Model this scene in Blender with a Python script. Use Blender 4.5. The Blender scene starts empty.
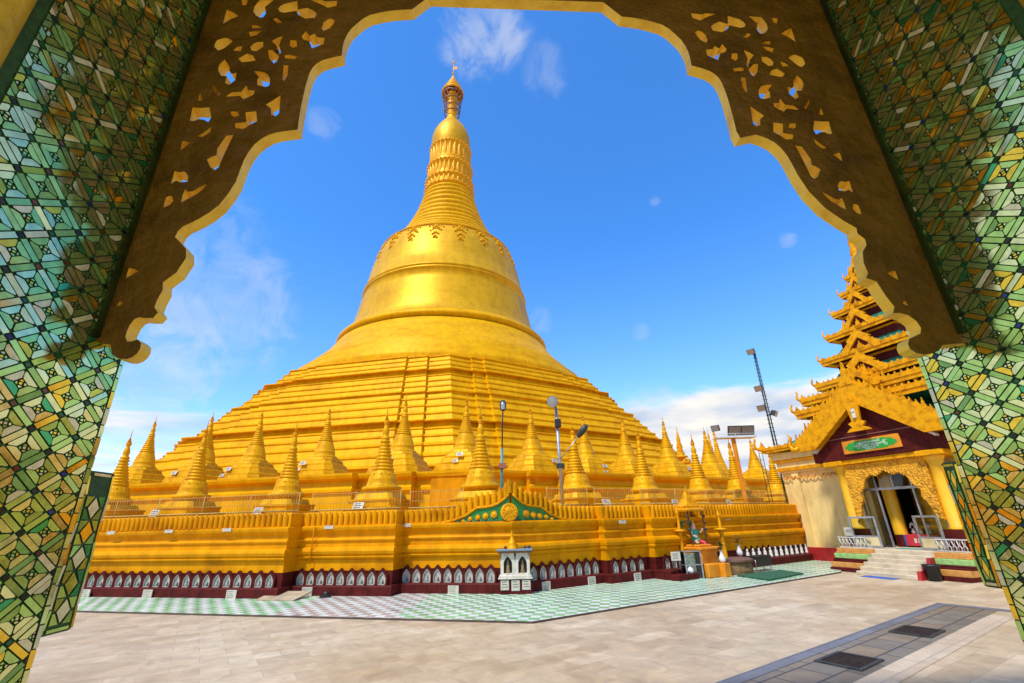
import bpy, math, random
from mathutils import Vector, Matrix, noise
R = math.radians
rnd = random.Random(7)
scene = bpy.context.scene
COL = scene.collection

# ------------------------------------------------------------------ helpers
class MB:
    """collects faces; build() links them as ONE mesh object"""
    def __init__(self): self.v=[]; self.f=[]; self.m=[]; self.s=[]
    def face(self, pts, m=0, smooth=False):
        n=len(self.v); self.v.extend([tuple(p) for p in pts]); self.f.append(tuple(range(n,n+len(pts)))); self.m.append(m); self.s.append(smooth)
    def loft(self, loops, m=0, closed=True, smooth=False, cap0=False, cap1=False):
        n=len(self.v); k=len(loops[0])
        for L in loops: self.v.extend([tuple(p) for p in L])
        for i in range(len(loops)-1):
            mi = m[i] if isinstance(m,(list,tuple)) else m
            for j in range(k if closed else k-1):
                a=n+i*k+j; b=n+i*k+(j+1)%k
                self.f.append((a,b,b+k,a+k)); self.m.append(mi); self.s.append(smooth)
        m0 = m[0] if isinstance(m,(list,tuple)) else m; m1 = m[-1] if isinstance(m,(list,tuple)) else m
        if cap0: self.f.append(tuple(n+j for j in reversed(range(k)))); self.m.append(m0); self.s.append(False)
        if cap1: self.f.append(tuple(n+(len(loops)-1)*k+j for j in range(k))); self.m.append(m1); self.s.append(False)
    def box(self, x0,x1,y0,y1,z0,z1,m=0, tf=None):
        P=[(x0,y0,z0),(x1,y0,z0),(x1,y1,z0),(x0,y1,z0),(x0,y0,z1),(x1,y0,z1),(x1,y1,z1),(x0,y1,z1)]
        if tf: P=[tf(*p) for p in P]
        n=len(self.v); self.v.extend([tuple(p) for p in P])
        for q in ((3,2,1,0),(4,5,6,7),(0,1,5,4),(1,2,6,5),(2,3,7,6),(3,0,4,7)):
            self.f.append(tuple(n+i for i in q)); self.m.append(m); self.s.append(False)
    def bbox(self, x0,x1,y0,y1,z0,z1,m=0,b=.01,tf=None):
        """box with chamfered vertical edges and top"""
        def loop(i,z): return [(x0+i,y0+i+0*b,z),(x1-i,y0+i,z),(x1-i,y1-i,z),(x0+i,y1-i,z)]
        def oct(i,z):
            c=b
            return [(x0+i+c,y0+i,z),(x1-i-c,y0+i,z),(x1-i,y0+i+c,z),(x1-i,y1-i-c,z),(x1-i-c,y1-i,z),(x0+i+c,y1-i,z),(x0+i,y1-i-c,z),(x0+i,y0+i+c,z)]
        L=[oct(b,z0),oct(0,z0+b),oct(0,z1-b),oct(b,z1)]
        if tf: L=[[tf(*p) for p in l] for l in L]
        self.loft(L,m,cap0=True,cap1=True)
    def lathe(self, prof, n=24, c=(0,0,0), m=0, smooth=True, cap0=False, cap1=False, rot=0, tf=None):
        L=[[(c[0]+r*math.cos(rot+2*math.pi*i/n), c[1]+r*math.sin(rot+2*math.pi*i/n), c[2]+z) for i in range(n)] for r,z in prof]
        if tf: L=[[tf(*p) for p in l] for l in L]
        self.loft(L,m,smooth=smooth,cap0=cap0,cap1=cap1)
    def tube(self, p0,p1,r0,r1=None,n=10,m=0,cap=True,smooth=True):
        r1=r0 if r1 is None else r1
        p0=Vector(p0); p1=Vector(p1); d=(p1-p0).normalized()
        a=d.orthogonal().normalized(); b=d.cross(a)
        L=[[p+ (a*math.cos(2*math.pi*i/n)+b*math.sin(2*math.pi*i/n))*r for i in range(n)] for p,r in ((p0,r0),(p1,r1))]
        self.loft(L,m,smooth=smooth,cap0=cap,cap1=cap)
    def path(self, pts, r, n=8, m=0):
        pts=[Vector(p) for p in pts]; L=[]
        for i,p in enumerate(pts):
            d=(pts[min(i+1,len(pts)-1)]-pts[max(i-1,0)]).normalized()
            a=(Vector((0,0,1)) if abs(d.z)<.95 else Vector((1,0,0))).cross(d).normalized(); b=d.cross(a)
            rr = r[i] if isinstance(r,(list,tuple)) else r
            L.append([p+(a*math.cos(2*math.pi*k/n)+b*math.sin(2*math.pi*k/n))*rr for k in range(n)])
        self.loft(L,m,smooth=True,cap0=True,cap1=True)
    def prism(self, poly, f0, f1, m=0, mside=None):
        """poly: 2D points; f0/f1 map a 2D point to 3D (front, back)"""
        A=[f0(*p) for p in poly]; B=[f1(*p) for p in poly]
        self.face(A,m); self.face(list(reversed(B)),m)
        k=len(poly)
        for i in range(k):
            j=(i+1)%k; self.face([A[j],A[i],B[i],B[j]], m if mside is None else mside)
    def sphere(self, c, r, n=12, m=0, sz=1.0):
        k=max(5,n//2)
        self.lathe([(max(r*math.sin(math.pi*i/k),1e-4), -r*sz*math.cos(math.pi*i/k)) for i in range(k+1)], n, c, m)
    def build(self, name, mats, parent=None, loc=None, rotz=0, off=None):
        me=bpy.data.meshes.new(name)
        V=self.v if off is None else [(x-off[0],y-off[1],z-off[2]) for x,y,z in self.v]
        me.from_pydata(V,[],self.f)
        if not isinstance(mats,(list,tuple)): mats=[mats]
        for mt in mats: me.materials.append(mt)
        me.polygons.foreach_set('material_index', self.m); me.polygons.foreach_set('use_smooth', self.s)
        me.update()
        o=bpy.data.objects.new(name,me); COL.objects.link(o)
        if parent is not None: o.parent=parent
        if loc is not None: o.location=loc
        o.rotation_euler[2]=rotz
        return o

def root(name, label, cat, loc=(0,0,0), rotz=0, group=None):
    o=bpy.data.objects.new(name,None); COL.objects.link(o); o.location=loc; o.rotation_euler=(0,0,rotz)
    o['label']=label; o['category']=cat
    if group: o['group']=group
    o.empty_display_size=.2
    return o
def tag(o,label,cat,group=None):
    o['label']=label; o['category']=cat
    if group: o['group']=group
    return o
def struct(o): o['kind']='structure'; return o
def copy_tree(src, loc, rotz=None, scale=None, label=None):
    c=src.copy(); COL.objects.link(c); c.location=loc
    if rotz is not None: c.rotation_euler=(0,0,rotz)
    if scale is not None: c.scale=scale if isinstance(scale,(tuple,list)) else (scale,)*3
    if label: c['label']=label
    def rec(a,b):
        for ch in list(a.children):
            d=ch.copy(); COL.objects.link(d); d.parent=b; rec(ch,d)
    rec(src,c); return c

# ------------------------------------------------------------------ materials
def mat(name, col, rough=.6, metal=0.0, var=.12, scale=3.0, bump=0.0, bscale=20.0, spec=.5, dirt=None, dscale=(1,1,1), coat=0.0, bdist=.02, streak=0.0):
    m=bpy.data.materials.new(name); m.use_nodes=True; nt=m.node_tree; N=nt.nodes; Lk=nt.links
    b=N['Principled BSDF']; b.inputs['Roughness'].default_value=rough; b.inputs['Metallic'].default_value=metal
    b.inputs['Specular IOR Level'].default_value=spec; b.inputs['Coat Weight'].default_value=coat
    tc=N.new('ShaderNodeTexCoord'); mp=N.new('ShaderNodeMapping'); mp.inputs['Scale'].default_value=dscale
    Lk.new(tc.outputs['Object'],mp.inputs['Vector'])
    nz=N.new('ShaderNodeTexNoise'); nz.inputs['Scale'].default_value=scale; nz.inputs['Detail'].default_value=7; nz.inputs['Roughness'].default_value=.62
    Lk.new(mp.outputs['Vector'],nz.inputs['Vector'])
    cr=N.new('ShaderNodeValToRGB')
    cr.color_ramp.elements[0].position=.32; cr.color_ramp.elements[1].position=.7
    lo=tuple(max(0,c*(1-var*1.6)) for c in col); hi=tuple(min(1,c*(1+var)) for c in col)
    if dirt: lo=dirt
    cr.color_ramp.elements[0].color=(*lo,1); cr.color_ramp.elements[1].color=(*hi,1)
    e=cr.color_ramp.elements.new(.5); e.color=(*col,1)
    Lk.new(nz.outputs['Fac'],cr.inputs['Fac']); csrc=cr.outputs['Color']
    if streak>0:                                   # rain streaks and rubbed patches
        m2=N.new('ShaderNodeMapping'); m2.inputs['Scale'].default_value=(1,1,.16); Lk.new(tc.outputs['Object'],m2.inputs['Vector'])
        n3=N.new('ShaderNodeTexNoise'); n3.inputs['Scale'].default_value=scale*4.5; n3.inputs['Detail'].default_value=8; n3.inputs['Roughness'].default_value=.66; Lk.new(m2.outputs['Vector'],n3.inputs['Vector'])
        r3=N.new('ShaderNodeMapRange'); r3.inputs['From Min'].default_value=.36; r3.inputs['From Max'].default_value=.58; r3.inputs['To Min'].default_value=1-streak; r3.inputs['To Max'].default_value=1.04; Lk.new(n3.outputs['Fac'],r3.inputs['Value'])
        mm=N.new('ShaderNodeMix'); mm.data_type='RGBA'; mm.blend_type='MULTIPLY'; mm.inputs['Factor'].default_value=1; Lk.new(csrc,mm.inputs['A']); Lk.new(r3.outputs['Result'],mm.inputs['B']); csrc=mm.outputs['Result']
    Lk.new(csrc,b.inputs['Base Color'])
    rr=N.new('ShaderNodeMapRange'); rr.inputs['To Min'].default_value=max(0.02,rough-.1); rr.inputs['To Max'].default_value=min(1,rough+.12)
    Lk.new(nz.outputs['Fac'],rr.inputs['Value']); Lk.new(rr.outputs['Result'],b.inputs['Roughness'])
    if bump>0:
        n2=N.new('ShaderNodeTexNoise'); n2.inputs['Scale'].default_value=bscale; n2.inputs['Detail'].default_value=5
        Lk.new(tc.outputs['Object'],n2.inputs['Vector'])
        bp=N.new('ShaderNodeBump'); bp.inputs['Strength'].default_value=bump; bp.inputs['Distance'].default_value=bdist
        Lk.new(n2.outputs['Fac'],bp.inputs['Height']); Lk.new(bp.outputs['Normal'],b.inputs['Normal'])
    return m

GOLD=(.69,.352,.0012)
gold    = mat('gold_paint',GOLD,.5,.10,.10,.35,.25,3.0,dirt=(.58,.265,.001),dscale=(1,1,2.2),spec=.08,streak=.15)
gold_w  = mat('gold_wall_paint',(.68,.282,.0012),.5,.10,.12,.9,.2,6,dirt=(.50,.175,.001),dscale=(1,1,1.6),spec=.08,streak=.17)
gold_s  = mat('gold_small_stupa',(.68,.335,.0015),.48,.14,.12,1.6,.2,10,dirt=(.48,.205,.002),spec=.1,streak=.17)
gold_d  = mat('gold_ornament',(.74,.335,.003),.45,.2,.2,6,.5,25,dirt=(.48,.18,.003),spec=.15)
gold_o  = mat('gold_orange',(.72,.26,.008),.5,.1,.15,3,.2,12)
maroon  = mat('maroon_paint',(.095,.011,.009),.6,0,.25,4,.1,20,streak=.3,spec=.12)
red     = mat('red_paint',(.36,.014,.014),.55,0,.2,3,.1,20)
white   = mat('white_plaster',(.60,.56,.45),.7,0,.15,5,.1,30,streak=.2)
lining  = mat('niche_tile',(.42,.41,.34),.5,0,.3,8,spec=.2)
cream   = mat('cream_plaster',(.80,.58,.21),.75,0,.08,1.2,.15,9,dirt=(.66,.45,.15),streak=.16)
yellow  = mat('yellow_column',(.82,.44,.012),.45,0,.1,2)
roofgrn = mat('green_roof',(.012,.16,.085),.5,0,.3,5,.4,14,dirt=(.01,.08,.05))
green   = mat('green_enamel',(.008,.19,.022),.4,0,.25,9)
signgrn = mat('sign_green',(.012,.30,.03),.4,0,.1,4)
steel   = mat('galvanised_steel',(.42,.44,.45),.4,.7,.2,8)
railm   = mat('railing_paint',(.46,.33,.08),.6,.1,.2,8)
whitem  = mat('white_metal',(.62,.60,.55),.5,.2,.15,8)
teal    = mat('teal_paint',(.02,.25,.30),.45,.2,.2,6)
darkm   = mat('dark_metal',(.045,.05,.05),.5,.4,.3,8)
lensm   = mat('lamp_lens',(.35,.36,.36),.15,.4,.1,8)
stone   = mat('step_stone',(.55,.45,.30),.75,0,.15,4,.2,25)
plaqm   = mat('plaque_marble',(.52,.48,.38),.5,0,.12,14)
textm   = mat('plaque_lettering',(.10,.09,.08),.7)
black   = mat('black_plastic',(.012,.012,.013),.45)
ply     = mat('plywood',(.42,.33,.20),.7,0,.2,4)
greenmat= mat('green_rug',(.02,.10,.045),.9,0,.3,12,.4,60)
bluem   = mat('blue_cloth',(.02,.10,.42),.7)
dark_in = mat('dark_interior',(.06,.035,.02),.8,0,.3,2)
orange  = mat('orange_tile',(.58,.27,.06),.5,0,.2,8)
ltgreen = mat('light_green_tile',(.30,.52,.16),.45,0,.2,10)
terr    = mat('brown_stone',(.22,.13,.05),.8,0,.3,5,.5,14)
cloth_g = mat('statue_green',(.02,.27,.16),.5); cloth_r=mat('statue_red',(.55,.03,.04),.5); skin=mat('statue_skin',(.68,.42,.30),.5)
leafm   = mat('leaf_green',(.035,.09,.02),.6,0,.3,12)
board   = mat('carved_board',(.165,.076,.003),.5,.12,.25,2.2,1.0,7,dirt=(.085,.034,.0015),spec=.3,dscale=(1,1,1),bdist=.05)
rim     = mat('board_rim',(.95,.62,.05),.5,.05,.12,7,.3,20,dirt=(.80,.46,.02))  # coloured brighter than the board face, for the light on the cut edges
grout   = mat('dark_green_grout',(.022,.085,.012),.6,0,.3,30,.3,80)
pil_in  = mat('gilded_moulding',(.60,.38,.02),.5,.15,.25,5,.4,25)
ceilm   = mat('ceiling_plaster',(.20,.30,.10),.8,0,.15,2)

def bell_mat():
    m=mat('gold_plates',(.72,.385,.006),.44,.30,.10,.16,0,1,dirt=(.62,.31,.006),spec=.15,streak=.12)
    nt=m.node_tree; N=nt.nodes; Lk=nt.links; b=N['Principled BSDF']
    # small square plates wrapped round the bell: angle and height make the grid
    tc=N.new('ShaderNodeTexCoord'); sp=N.new('ShaderNodeSeparateXYZ'); Lk.new(tc.outputs['Object'],sp.inputs['Vector'])
    at=N.new('ShaderNodeMath'); at.operation='ARCTAN2'; Lk.new(sp.outputs['Y'],at.inputs[0]); Lk.new(sp.outputs['X'],at.inputs[1])
    mu=N.new('ShaderNodeMath'); mu.operation='MULTIPLY'; mu.inputs[1].default_value=15; Lk.new(at.outputs[0],mu.inputs[0])
    cb=N.new('ShaderNodeCombineXYZ'); Lk.new(mu.outputs[0],cb.inputs['X']); Lk.new(sp.outputs['Z'],cb.inputs['Y'])
    br=N.new('ShaderNodeTexBrick'); br.inputs['Scale'].default_value=1; br.inputs['Brick Width'].default_value=.9; br.inputs['Row Height'].default_value=.6
    br.inputs['Mortar Size'].default_value=.03; br.inputs['Color1'].default_value=(.95,.95,.95,1); br.inputs['Color2'].default_value=(.55,.55,.55,1); br.inputs['Mortar'].default_value=(.3,.3,.3,1)
    Lk.new(cb.outputs['Vector'],br.inputs['Vector'])
    bp=N.new('ShaderNodeBump'); bp.inputs['Strength'].default_value=.25; bp.inputs['Distance'].default_value=.04
    Lk.new(br.outputs['Color'],bp.inputs['Height']); Lk.new(bp.outputs['Normal'],b.inputs['Normal'])
    old=b.inputs['Base Color'].links[0].from_socket
    mx=N.new('ShaderNodeMix'); mx.data_type='RGBA'; mx.blend_type='MULTIPLY'; mx.inputs['Factor'].default_value=.28
    Lk.new(old,mx.inputs['A']); Lk.new(br.outputs['Color'],mx.inputs['B']); Lk.new(mx.outputs['Result'],b.inputs['Base Color'])
    return m
bellm=bell_mat()

def pave_mat(name, cols, bw, rh, ang, mortar, msize=.006, stain=None, rough=.6):
    m=bpy.data.materials.new(name); m.use_nodes=True; nt=m.node_tree; N=nt.nodes; Lk=nt.links; b=N['Principled BSDF']
    tc=N.new('ShaderNodeTexCoord'); mp=N.new('ShaderNodeMapping'); mp.inputs['Rotation'].default_value=(0,0,ang); Lk.new(tc.outputs['Object'],mp.inputs['Vector'])
    br=N.new('ShaderNodeTexBrick'); br.inputs['Scale'].default_value=1; br.inputs['Brick Width'].default_value=bw; br.inputs['Row Height'].default_value=rh
    br.inputs['Mortar Size'].default_value=msize; br.inputs['Mortar Smooth'].default_value=.3; br.inputs['Color1'].default_value=(0,0,0,1); br.inputs['Color2'].default_value=(1,1,1,1); br.inputs['Mortar'].default_value=(.5,.5,.5,1)
    Lk.new(mp.outputs['Vector'],br.inputs['Vector'])
    cr=N.new('ShaderNodeValToRGB'); cr.color_ramp.interpolation='LINEAR'
    for i,c in enumerate(cols):
        p=i/(len(cols)-1)
        e=cr.color_ramp.elements[0] if i==0 else (cr.color_ramp.elements[-1] if i==len(cols)-1 else cr.color_ramp.elements.new(p))
        e.position=p; e.color=(*c,1)
    Lk.new(br.outputs['Color'],cr.inputs['Fac'])
    # veining inside every slab and broad worn patches over many of them
    n1=N.new('ShaderNodeTexNoise'); n1.inputs['Scale'].default_value=3.2; n1.inputs['Detail'].default_value=8; n1.inputs['Roughness'].default_value=.68; n1.inputs['Distortion'].default_value=.8; Lk.new(mp.outputs['Vector'],n1.inputs['Vector'])
    r1=N.new('ShaderNodeMapRange'); r1.inputs['From Min'].default_value=.3; r1.inputs['From Max'].default_value=.7; r1.inputs['To Min'].default_value=.74; r1.inputs['To Max'].default_value=1.14; Lk.new(n1.outputs['Fac'],r1.inputs['Value'])
    mx=N.new('ShaderNodeMix'); mx.data_type='RGBA'; mx.blend_type='MULTIPLY'; mx.inputs['Factor'].default_value=1
    Lk.new(cr.outputs['Color'],mx.inputs['A']); Lk.new(r1.outputs['Result'],mx.inputs['B'])
    n2=N.new('ShaderNodeTexNoise'); n2.inputs['Scale'].default_value=.33; n2.inputs['Detail'].default_value=6; n2.inputs['Roughness'].default_value=.6; Lk.new(tc.outputs['Object'],n2.inputs['Vector'])
    c2=N.new('ShaderNodeValToRGB'); c2.color_ramp.elements[0].position=.36; c2.color_ramp.elements[1].position=.68
    c2.color_ramp.elements[0].color=(*(stain or (.86,.80,.72)),1); c2.color_ramp.elements[1].color=(1.0,1.0,1.0,1)
    Lk.new(n2.outputs['Fac'],c2.inputs['Fac'])
    m2=N.new('ShaderNodeMix'); m2.data_type='RGBA'; m2.blend_type='MULTIPLY'; m2.inputs['Factor'].default_value=1
    Lk.new(mx.outputs['Result'],m2.inputs['A']); Lk.new(c2.outputs['Color'],m2.inputs['B'])
    m3=N.new('ShaderNodeMix'); m3.data_type='RGBA'; Lk.new(br.outputs['Fac'],m3.inputs['Factor']); Lk.new(m2.outputs['Result'],m3.inputs['A']); m3.inputs['B'].default_value=(*mortar,1)
    Lk.new(m3.outputs['Result'],b.inputs['Base Color'])
    rr=N.new('ShaderNodeMapRange'); rr.inputs['To Min'].default_value=rough-.22; rr.inputs['To Max'].default_value=rough+.2; Lk.new(n1.outputs['Fac'],rr.inputs['Value']); Lk.new(rr.outputs['Result'],b.inputs['Roughness'])
    return m
pave=pave_mat('marble_paving',[(.50,.385,.235),(.615,.485,.31),(.54,.41,.25),(.655,.53,.35),(.575,.44,.28)],.62,.31,R(-33),(.36,.29,.21),.005,stain=(.80,.71,.60))
slab=pave_mat('drain_slabs',[(.17,.155,.12),(.25,.225,.175),(.29,.22,.14),(.21,.20,.165)],.52,.36,R(-34.6),(.06,.055,.045),.014,stain=(.72,.62,.5))
bluegrey=pave_mat('blue_grey_kerb',[(.165,.17,.19),(.19,.195,.215)],.9,.5,R(-34.6),(.09,.09,.1),.01)
palebord=pave_mat('pale_border',[(.57,.45,.31),(.62,.50,.35)],.6,.5,R(-34.6),(.36,.29,.21),.008)

def apron_mat():
    """glazed paving in rows of pale green and white lozenges, a red section and a few blue ones"""
    m=bpy.data.materials.new('apron_tiles'); m.use_nodes=True; nt=m.node_tree; N=nt.nodes; Lk=nt.links; b=N['Principled BSDF']
    tc=N.new('ShaderNodeTexCoord'); mp=N.new('ShaderNodeMapping'); mp.inputs['Rotation'].default_value=(0,0,R(-33+45)); Lk.new(tc.outputs['Object'],mp.inputs['Vector'])
    ck=N.new('ShaderNodeTexChecker'); ck.inputs['Scale'].default_value=1/.19; ck.inputs['Color1'].default_value=(0,0,0,1); ck.inputs['Color2'].default_value=(1,1,1,1); Lk.new(mp.outputs['Vector'],ck.inputs['Vector'])
    br=N.new('ShaderNodeTexBrick'); br.offset=0; br.inputs['Scale'].default_value=1; br.inputs['Brick Width'].default_value=.19; br.inputs['Row Height'].default_value=.19; br.inputs['Mortar Size'].default_value=.006
    br.inputs['Color1'].default_value=(0,0,0,1); br.inputs['Color2'].default_value=(1,1,1,1); Lk.new(mp.outputs['Vector'],br.inputs['Vector'])
    sp=N.new('ShaderNodeSeparateXYZ'); Lk.new(tc.outputs['Object'],sp.inputs['Vector'])
    # red section between two x positions
    nz=N.new('ShaderNodeTexNoise'); nz.inputs['Scale'].default_value=1.1; Lk.new(tc.outputs['Object'],nz.inputs['Vector'])
    ad=N.new('ShaderNodeMath'); ad.operation='MULTIPLY_ADD'; ad.inputs[1].default_value=.9; Lk.new(nz.outputs['Fac'],ad.inputs[0]); Lk.new(sp.outputs['X'],ad.inputs[2])
    a1=N.new('ShaderNodeMath'); a1.operation='GREATER_THAN'; a1.inputs[1].default_value=-4.2; Lk.new(ad.outputs[0],a1.inputs[0])
    a2=N.new('ShaderNodeMath'); a2.operation='LESS_THAN'; a2.inputs[1].default_value=-1.75; Lk.new(ad.outputs[0],a2.inputs[0])
    am=N.new('ShaderNodeMath'); am.operation='MULTIPLY'; Lk.new(a1.outputs[0],am.inputs[0]); Lk.new(a2.outputs[0],am.inputs[1])
    tint=N.new('ShaderNodeMix'); tint.data_type='RGBA'; tint.inputs['A'].default_value=(.26,.57,.24,1); tint.inputs['B'].default_value=(.55,.40,.33,1); Lk.new(am.outputs[0],tint.inputs['Factor'])
    v=N.new('ShaderNodeMix'); v.data_type='RGBA'; v.blend_type='MULTIPLY'; v.inputs['Factor'].default_value=.35; Lk.new(tint.outputs['Result'],v.inputs['A']); Lk.new(br.outputs['Color'],v.inputs['B'])
    mx=N.new('ShaderNodeMix'); mx.data_type='RGBA'; Lk.new(ck.outputs['Color'],mx.inputs['Factor']); Lk.new(v.outputs['Result'],mx.inputs['A']); mx.inputs['B'].default_value=(.68,.71,.61,1)
    n2=N.new('ShaderNodeTexNoise'); n2.inputs['Scale'].default_value=1.4; n2.inputs['Detail'].default_value=7; Lk.new(tc.outputs['Object'],n2.inputs['Vector'])
    r2=N.new('ShaderNodeMapRange'); r2.inputs['From Min'].default_value=.3; r2.inputs['From Max'].default_value=.7; r2.inputs['To Min'].default_value=.78; r2.inputs['To Max'].default_value=1.08; Lk.new(n2.outputs['Fac'],r2.inputs['Value'])
    m2=N.new('ShaderNodeMix'); m2.data_type='RGBA'; m2.blend_type='MULTIPLY'; m2.inputs['Factor'].default_value=1; Lk.new(mx.outputs['Result'],m2.inputs['A']); Lk.new(r2.outputs['Result'],m2.inputs['B'])
    m3=N.new('ShaderNodeMix'); m3.data_type='RGBA'; Lk.new(br.outputs['Fac'],m3.inputs['Factor']); Lk.new(m2.outputs['Result'],m3.inputs['A']); m3.inputs['B'].default_value=(.36,.42,.34,1)
    Lk.new(m3.outputs['Result'],b.inputs['Base Color']); b.inputs['Roughness'].default_value=.33
    return m
apronm=apron_mat()

def mirror_mat(name,col,rough,metal=1.0,var=.25):
    m=bpy.data.materials.new(name); m.use_nodes=True; nt=m.node_tree; N=nt.nodes; Lk=nt.links; b=N['Principled BSDF']
    tc=N.new('ShaderNodeTexCoord'); nz=N.new('ShaderNodeTexNoise'); nz.inputs['Scale'].default_value=28; nz.inputs['Detail'].default_value=6; Lk.new(tc.outputs['Object'],nz.inputs['Vector'])
    cr=N.new('ShaderNodeValToRGB'); cr.color_ramp.elements[0].position=.3; cr.color_ramp.elements[1].position=.6
    cr.color_ramp.elements[0].color=(*[c*(1-var) for c in col],1); cr.color_ramp.elements[1].color=(*col,1)
    Lk.new(nz.outputs['Fac'],cr.inputs['Fac']); Lk.new(cr.outputs['Color'],b.inputs['Base Color'])
    b.inputs['Metallic'].default_value=metal
    rr=N.new('ShaderNodeMapRange'); rr.inputs['To Min'].default_value=max(.02,rough-.08); rr.inputs['To Max'].default_value=rough+.12; Lk.new(nz.outputs['Fac'],rr.inputs['Value']); Lk.new(rr.outputs['Result'],b.inputs['Roughness'])
    return m
MIR=[grout,
 mirror_mat('mirror_silver',(.80,.86,.38),.11,.92), mirror_mat('mirror_pale_green',(.48,.74,.20),.12,.85), mirror_mat('mirror_olive',(.40,.60,.13),.13,.8),
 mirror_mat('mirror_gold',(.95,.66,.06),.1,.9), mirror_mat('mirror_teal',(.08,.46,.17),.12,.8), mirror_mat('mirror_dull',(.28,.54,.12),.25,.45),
 mirror_mat('jewel_blue',(.012,.03,.28),.1,.2), mirror_mat('jewel_red',(.20,.035,.012),.1,.2), mirror_mat('jewel_green',(.01,.13,.03),.1,.2), mirror_mat('jewel_dark',(.02,.012,.012),.15,.2), mirror_mat('tile_cream',(.88,.84,.46),.2,.35)]
glassm=bpy.data.materials.new('clear_glass'); glassm.use_nodes=True
_n=glassm.node_tree.nodes; _l=glassm.node_tree.links; _o=_n['Material Output']
_t=_n.new('ShaderNodeBsdfTransparent'); _t.inputs['Color'].default_value=(.86,.92,.90,1); _g=_n.new('ShaderNodeBsdfGlossy'); _g.inputs['Roughness'].default_value=.03
_f=_n.new('ShaderNodeFresnel'); _f.inputs['IOR'].default_value=1.45; _m=_n.new('ShaderNodeMixShader'); _l.new(_f.outputs[0],_m.inputs[0]); _l.new(_t.outputs[0],_m.inputs[1]); _l.new(_g.outputs[0],_m.inputs[2]); _l.new(_m.outputs[0],_o.inputs['Surface'])

# ------------------------------------------------------------------ camera (16 mm lens, pitched up)
def unit(v): v=Vector(v); return v.normalized()
CAMZ=1.6
up=unit((-30.0,1155.0,-455.1)); fw=Vector((0,0,-1)); fh=(fw-up*fw.dot(up)).normalized(); rt=fh.cross(up)
Mc=Matrix((rt,fh,up))                       # camera -> world
cam_d=bpy.data.cameras.new('camera'); cam=bpy.data.objects.new('camera',cam_d); COL.objects.link(cam)
cam_d.sensor_width=36; cam_d.lens=16.0; cam_d.clip_start=.05; cam_d.clip_end=3000
cam.matrix_world=Matrix.Translation((0,0,CAMZ)) @ Mc.to_4x4(); scene.camera=cam

# ------------------------------------------------------------------ site plan
AX=Vector((-13.2086,82.955)); CN=Vector((-.15,12.2)); RV=(CN-AX).length; BETA=math.asin((CN-AX).x/RV); A0=RV*math.cos(R(22.5))
STEP=.30; SL,SRT=.48,.25
def corner_dirs(k):
    b=BETA+R(45)*k; aL=b-R(22.5); aR=b+R(22.5)
    o=Vector((math.sin(b),-math.cos(b)))
    return o, -Vector((math.cos(aL),math.sin(aL))), Vector((math.sin(aL),-math.cos(aL))), Vector((math.cos(aR),math.sin(aR))), Vector((math.sin(aR),-math.cos(aR)))
def ring(a, z, s=None, wl=(2.85,5.5), wr=(2.8,4.4)):
    """octagon whose corners step back twice, local to the stupa axis; a = apothem of the innermost face"""
    P=[]; sl,sr=(SL,SRT) if s is None else (s,s)
    for k in range(8):
        o,lt,lo,rt_,ro=corner_dirs(k); V=o*(a/math.cos(R(22.5)))
        for p in (V+lt*wl[1]+lo*2*sl, V+lt*wl[1]+lo*sl, V+lt*wl[0]+lo*sl, V+lt*wl[0], V, V+rt_*wr[0], V+rt_*wr[0]+ro*sr, V+rt_*wr[1]+ro*sr, V+rt_*wr[1]+ro*2*sr):
            P.append((p.x,p.y,z))
    return P
_,LT,LO,RT,RO=corner_dirs(0); AL=BETA-R(22.5); AR=BETA+R(22.5)
WL=(2.85,5.5); WR=(2.8,4.4)
def face_off(side,t):
    w=WL if side=='L' else WR
    q=SL if side=='L' else SRT
    return 0 if t<w[0] else (q if t<w[1] else 2*q)
def fp(side,t,d,z):
    """world point on the wall: t metres from the front corner, d outwards of the local face"""
    tt,oo=(LT,LO) if side=='L' else (RT,RO)
    p=CN+tt*t+oo*(d+face_off(side,t)); return Vector((p.x,p.y,z))
def behind(px_az,k,side):
    """point k metres behind the wall's inner face line on the bearing px_az (degrees)"""
    n=-(LO if side=='L' else RO); T=Vector((math.sin(R(px_az)),math.cos(R(px_az)))); c=CN.dot(n)+k
    return T*(c/T.dot(n))

# ------------------------------------------------------------------ ground, apron, drain
g=MB(); g.face([(-600,-600,0),(600,-600,0),(600,600,0),(-600,600,0)]); struct(g.build('ground',pave))
a=MB()
tl=Vector((math.cos(R(-13.6)),math.sin(R(-13.6)))); tr=Vector((math.cos(R(32.6)),math.sin(R(32.6)))); tc0=Vector((.22,8.76))
poly=[tc0-tl*26, tc0, tc0+tr*10.6, Vector((10.9,17.2)), Vector((13.5,22.2)), CN-RO*1.0+RT*12, CN-Vector((0,-1)), CN-LO*1.0+LT*26]
a.prism([tuple(p) for p in poly], lambda x,y:(x,y,.035), lambda x,y:(x,y,-.02), 0, 1)
struct(a.build('tiled_pavement',[apronm,mat('apron_edge',(.085,.06,.045),.8,0,.3,4)]))
d1=Vector((math.cos(R(35.0)),math.sin(R(35.0)))); dn=Vector((-d1.y,d1.x)); D0=Vector((2.02,5.65)); Dn=.80
def dr(t,w,z): p=D0+d1*t-dn*w; return (p.x,p.y,z)
def strip(name,t0,t1,w0,w1,z,m):
    q=MB(); q.face([dr(t0,w0,z),dr(t0,w1,z),dr(t1,w1,z),dr(t1,w0,z)][::1]); o=q.build(name,m); struct(o); return o
strip('drain_path',-4,6.75,.0,.84,.004,slab)
strip('kerb_strip',-4,6.75,-.004,.16,.008,bluegrey)
strip('border_path',-4,6.1,.84,1.12,.004,palebord)
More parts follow.
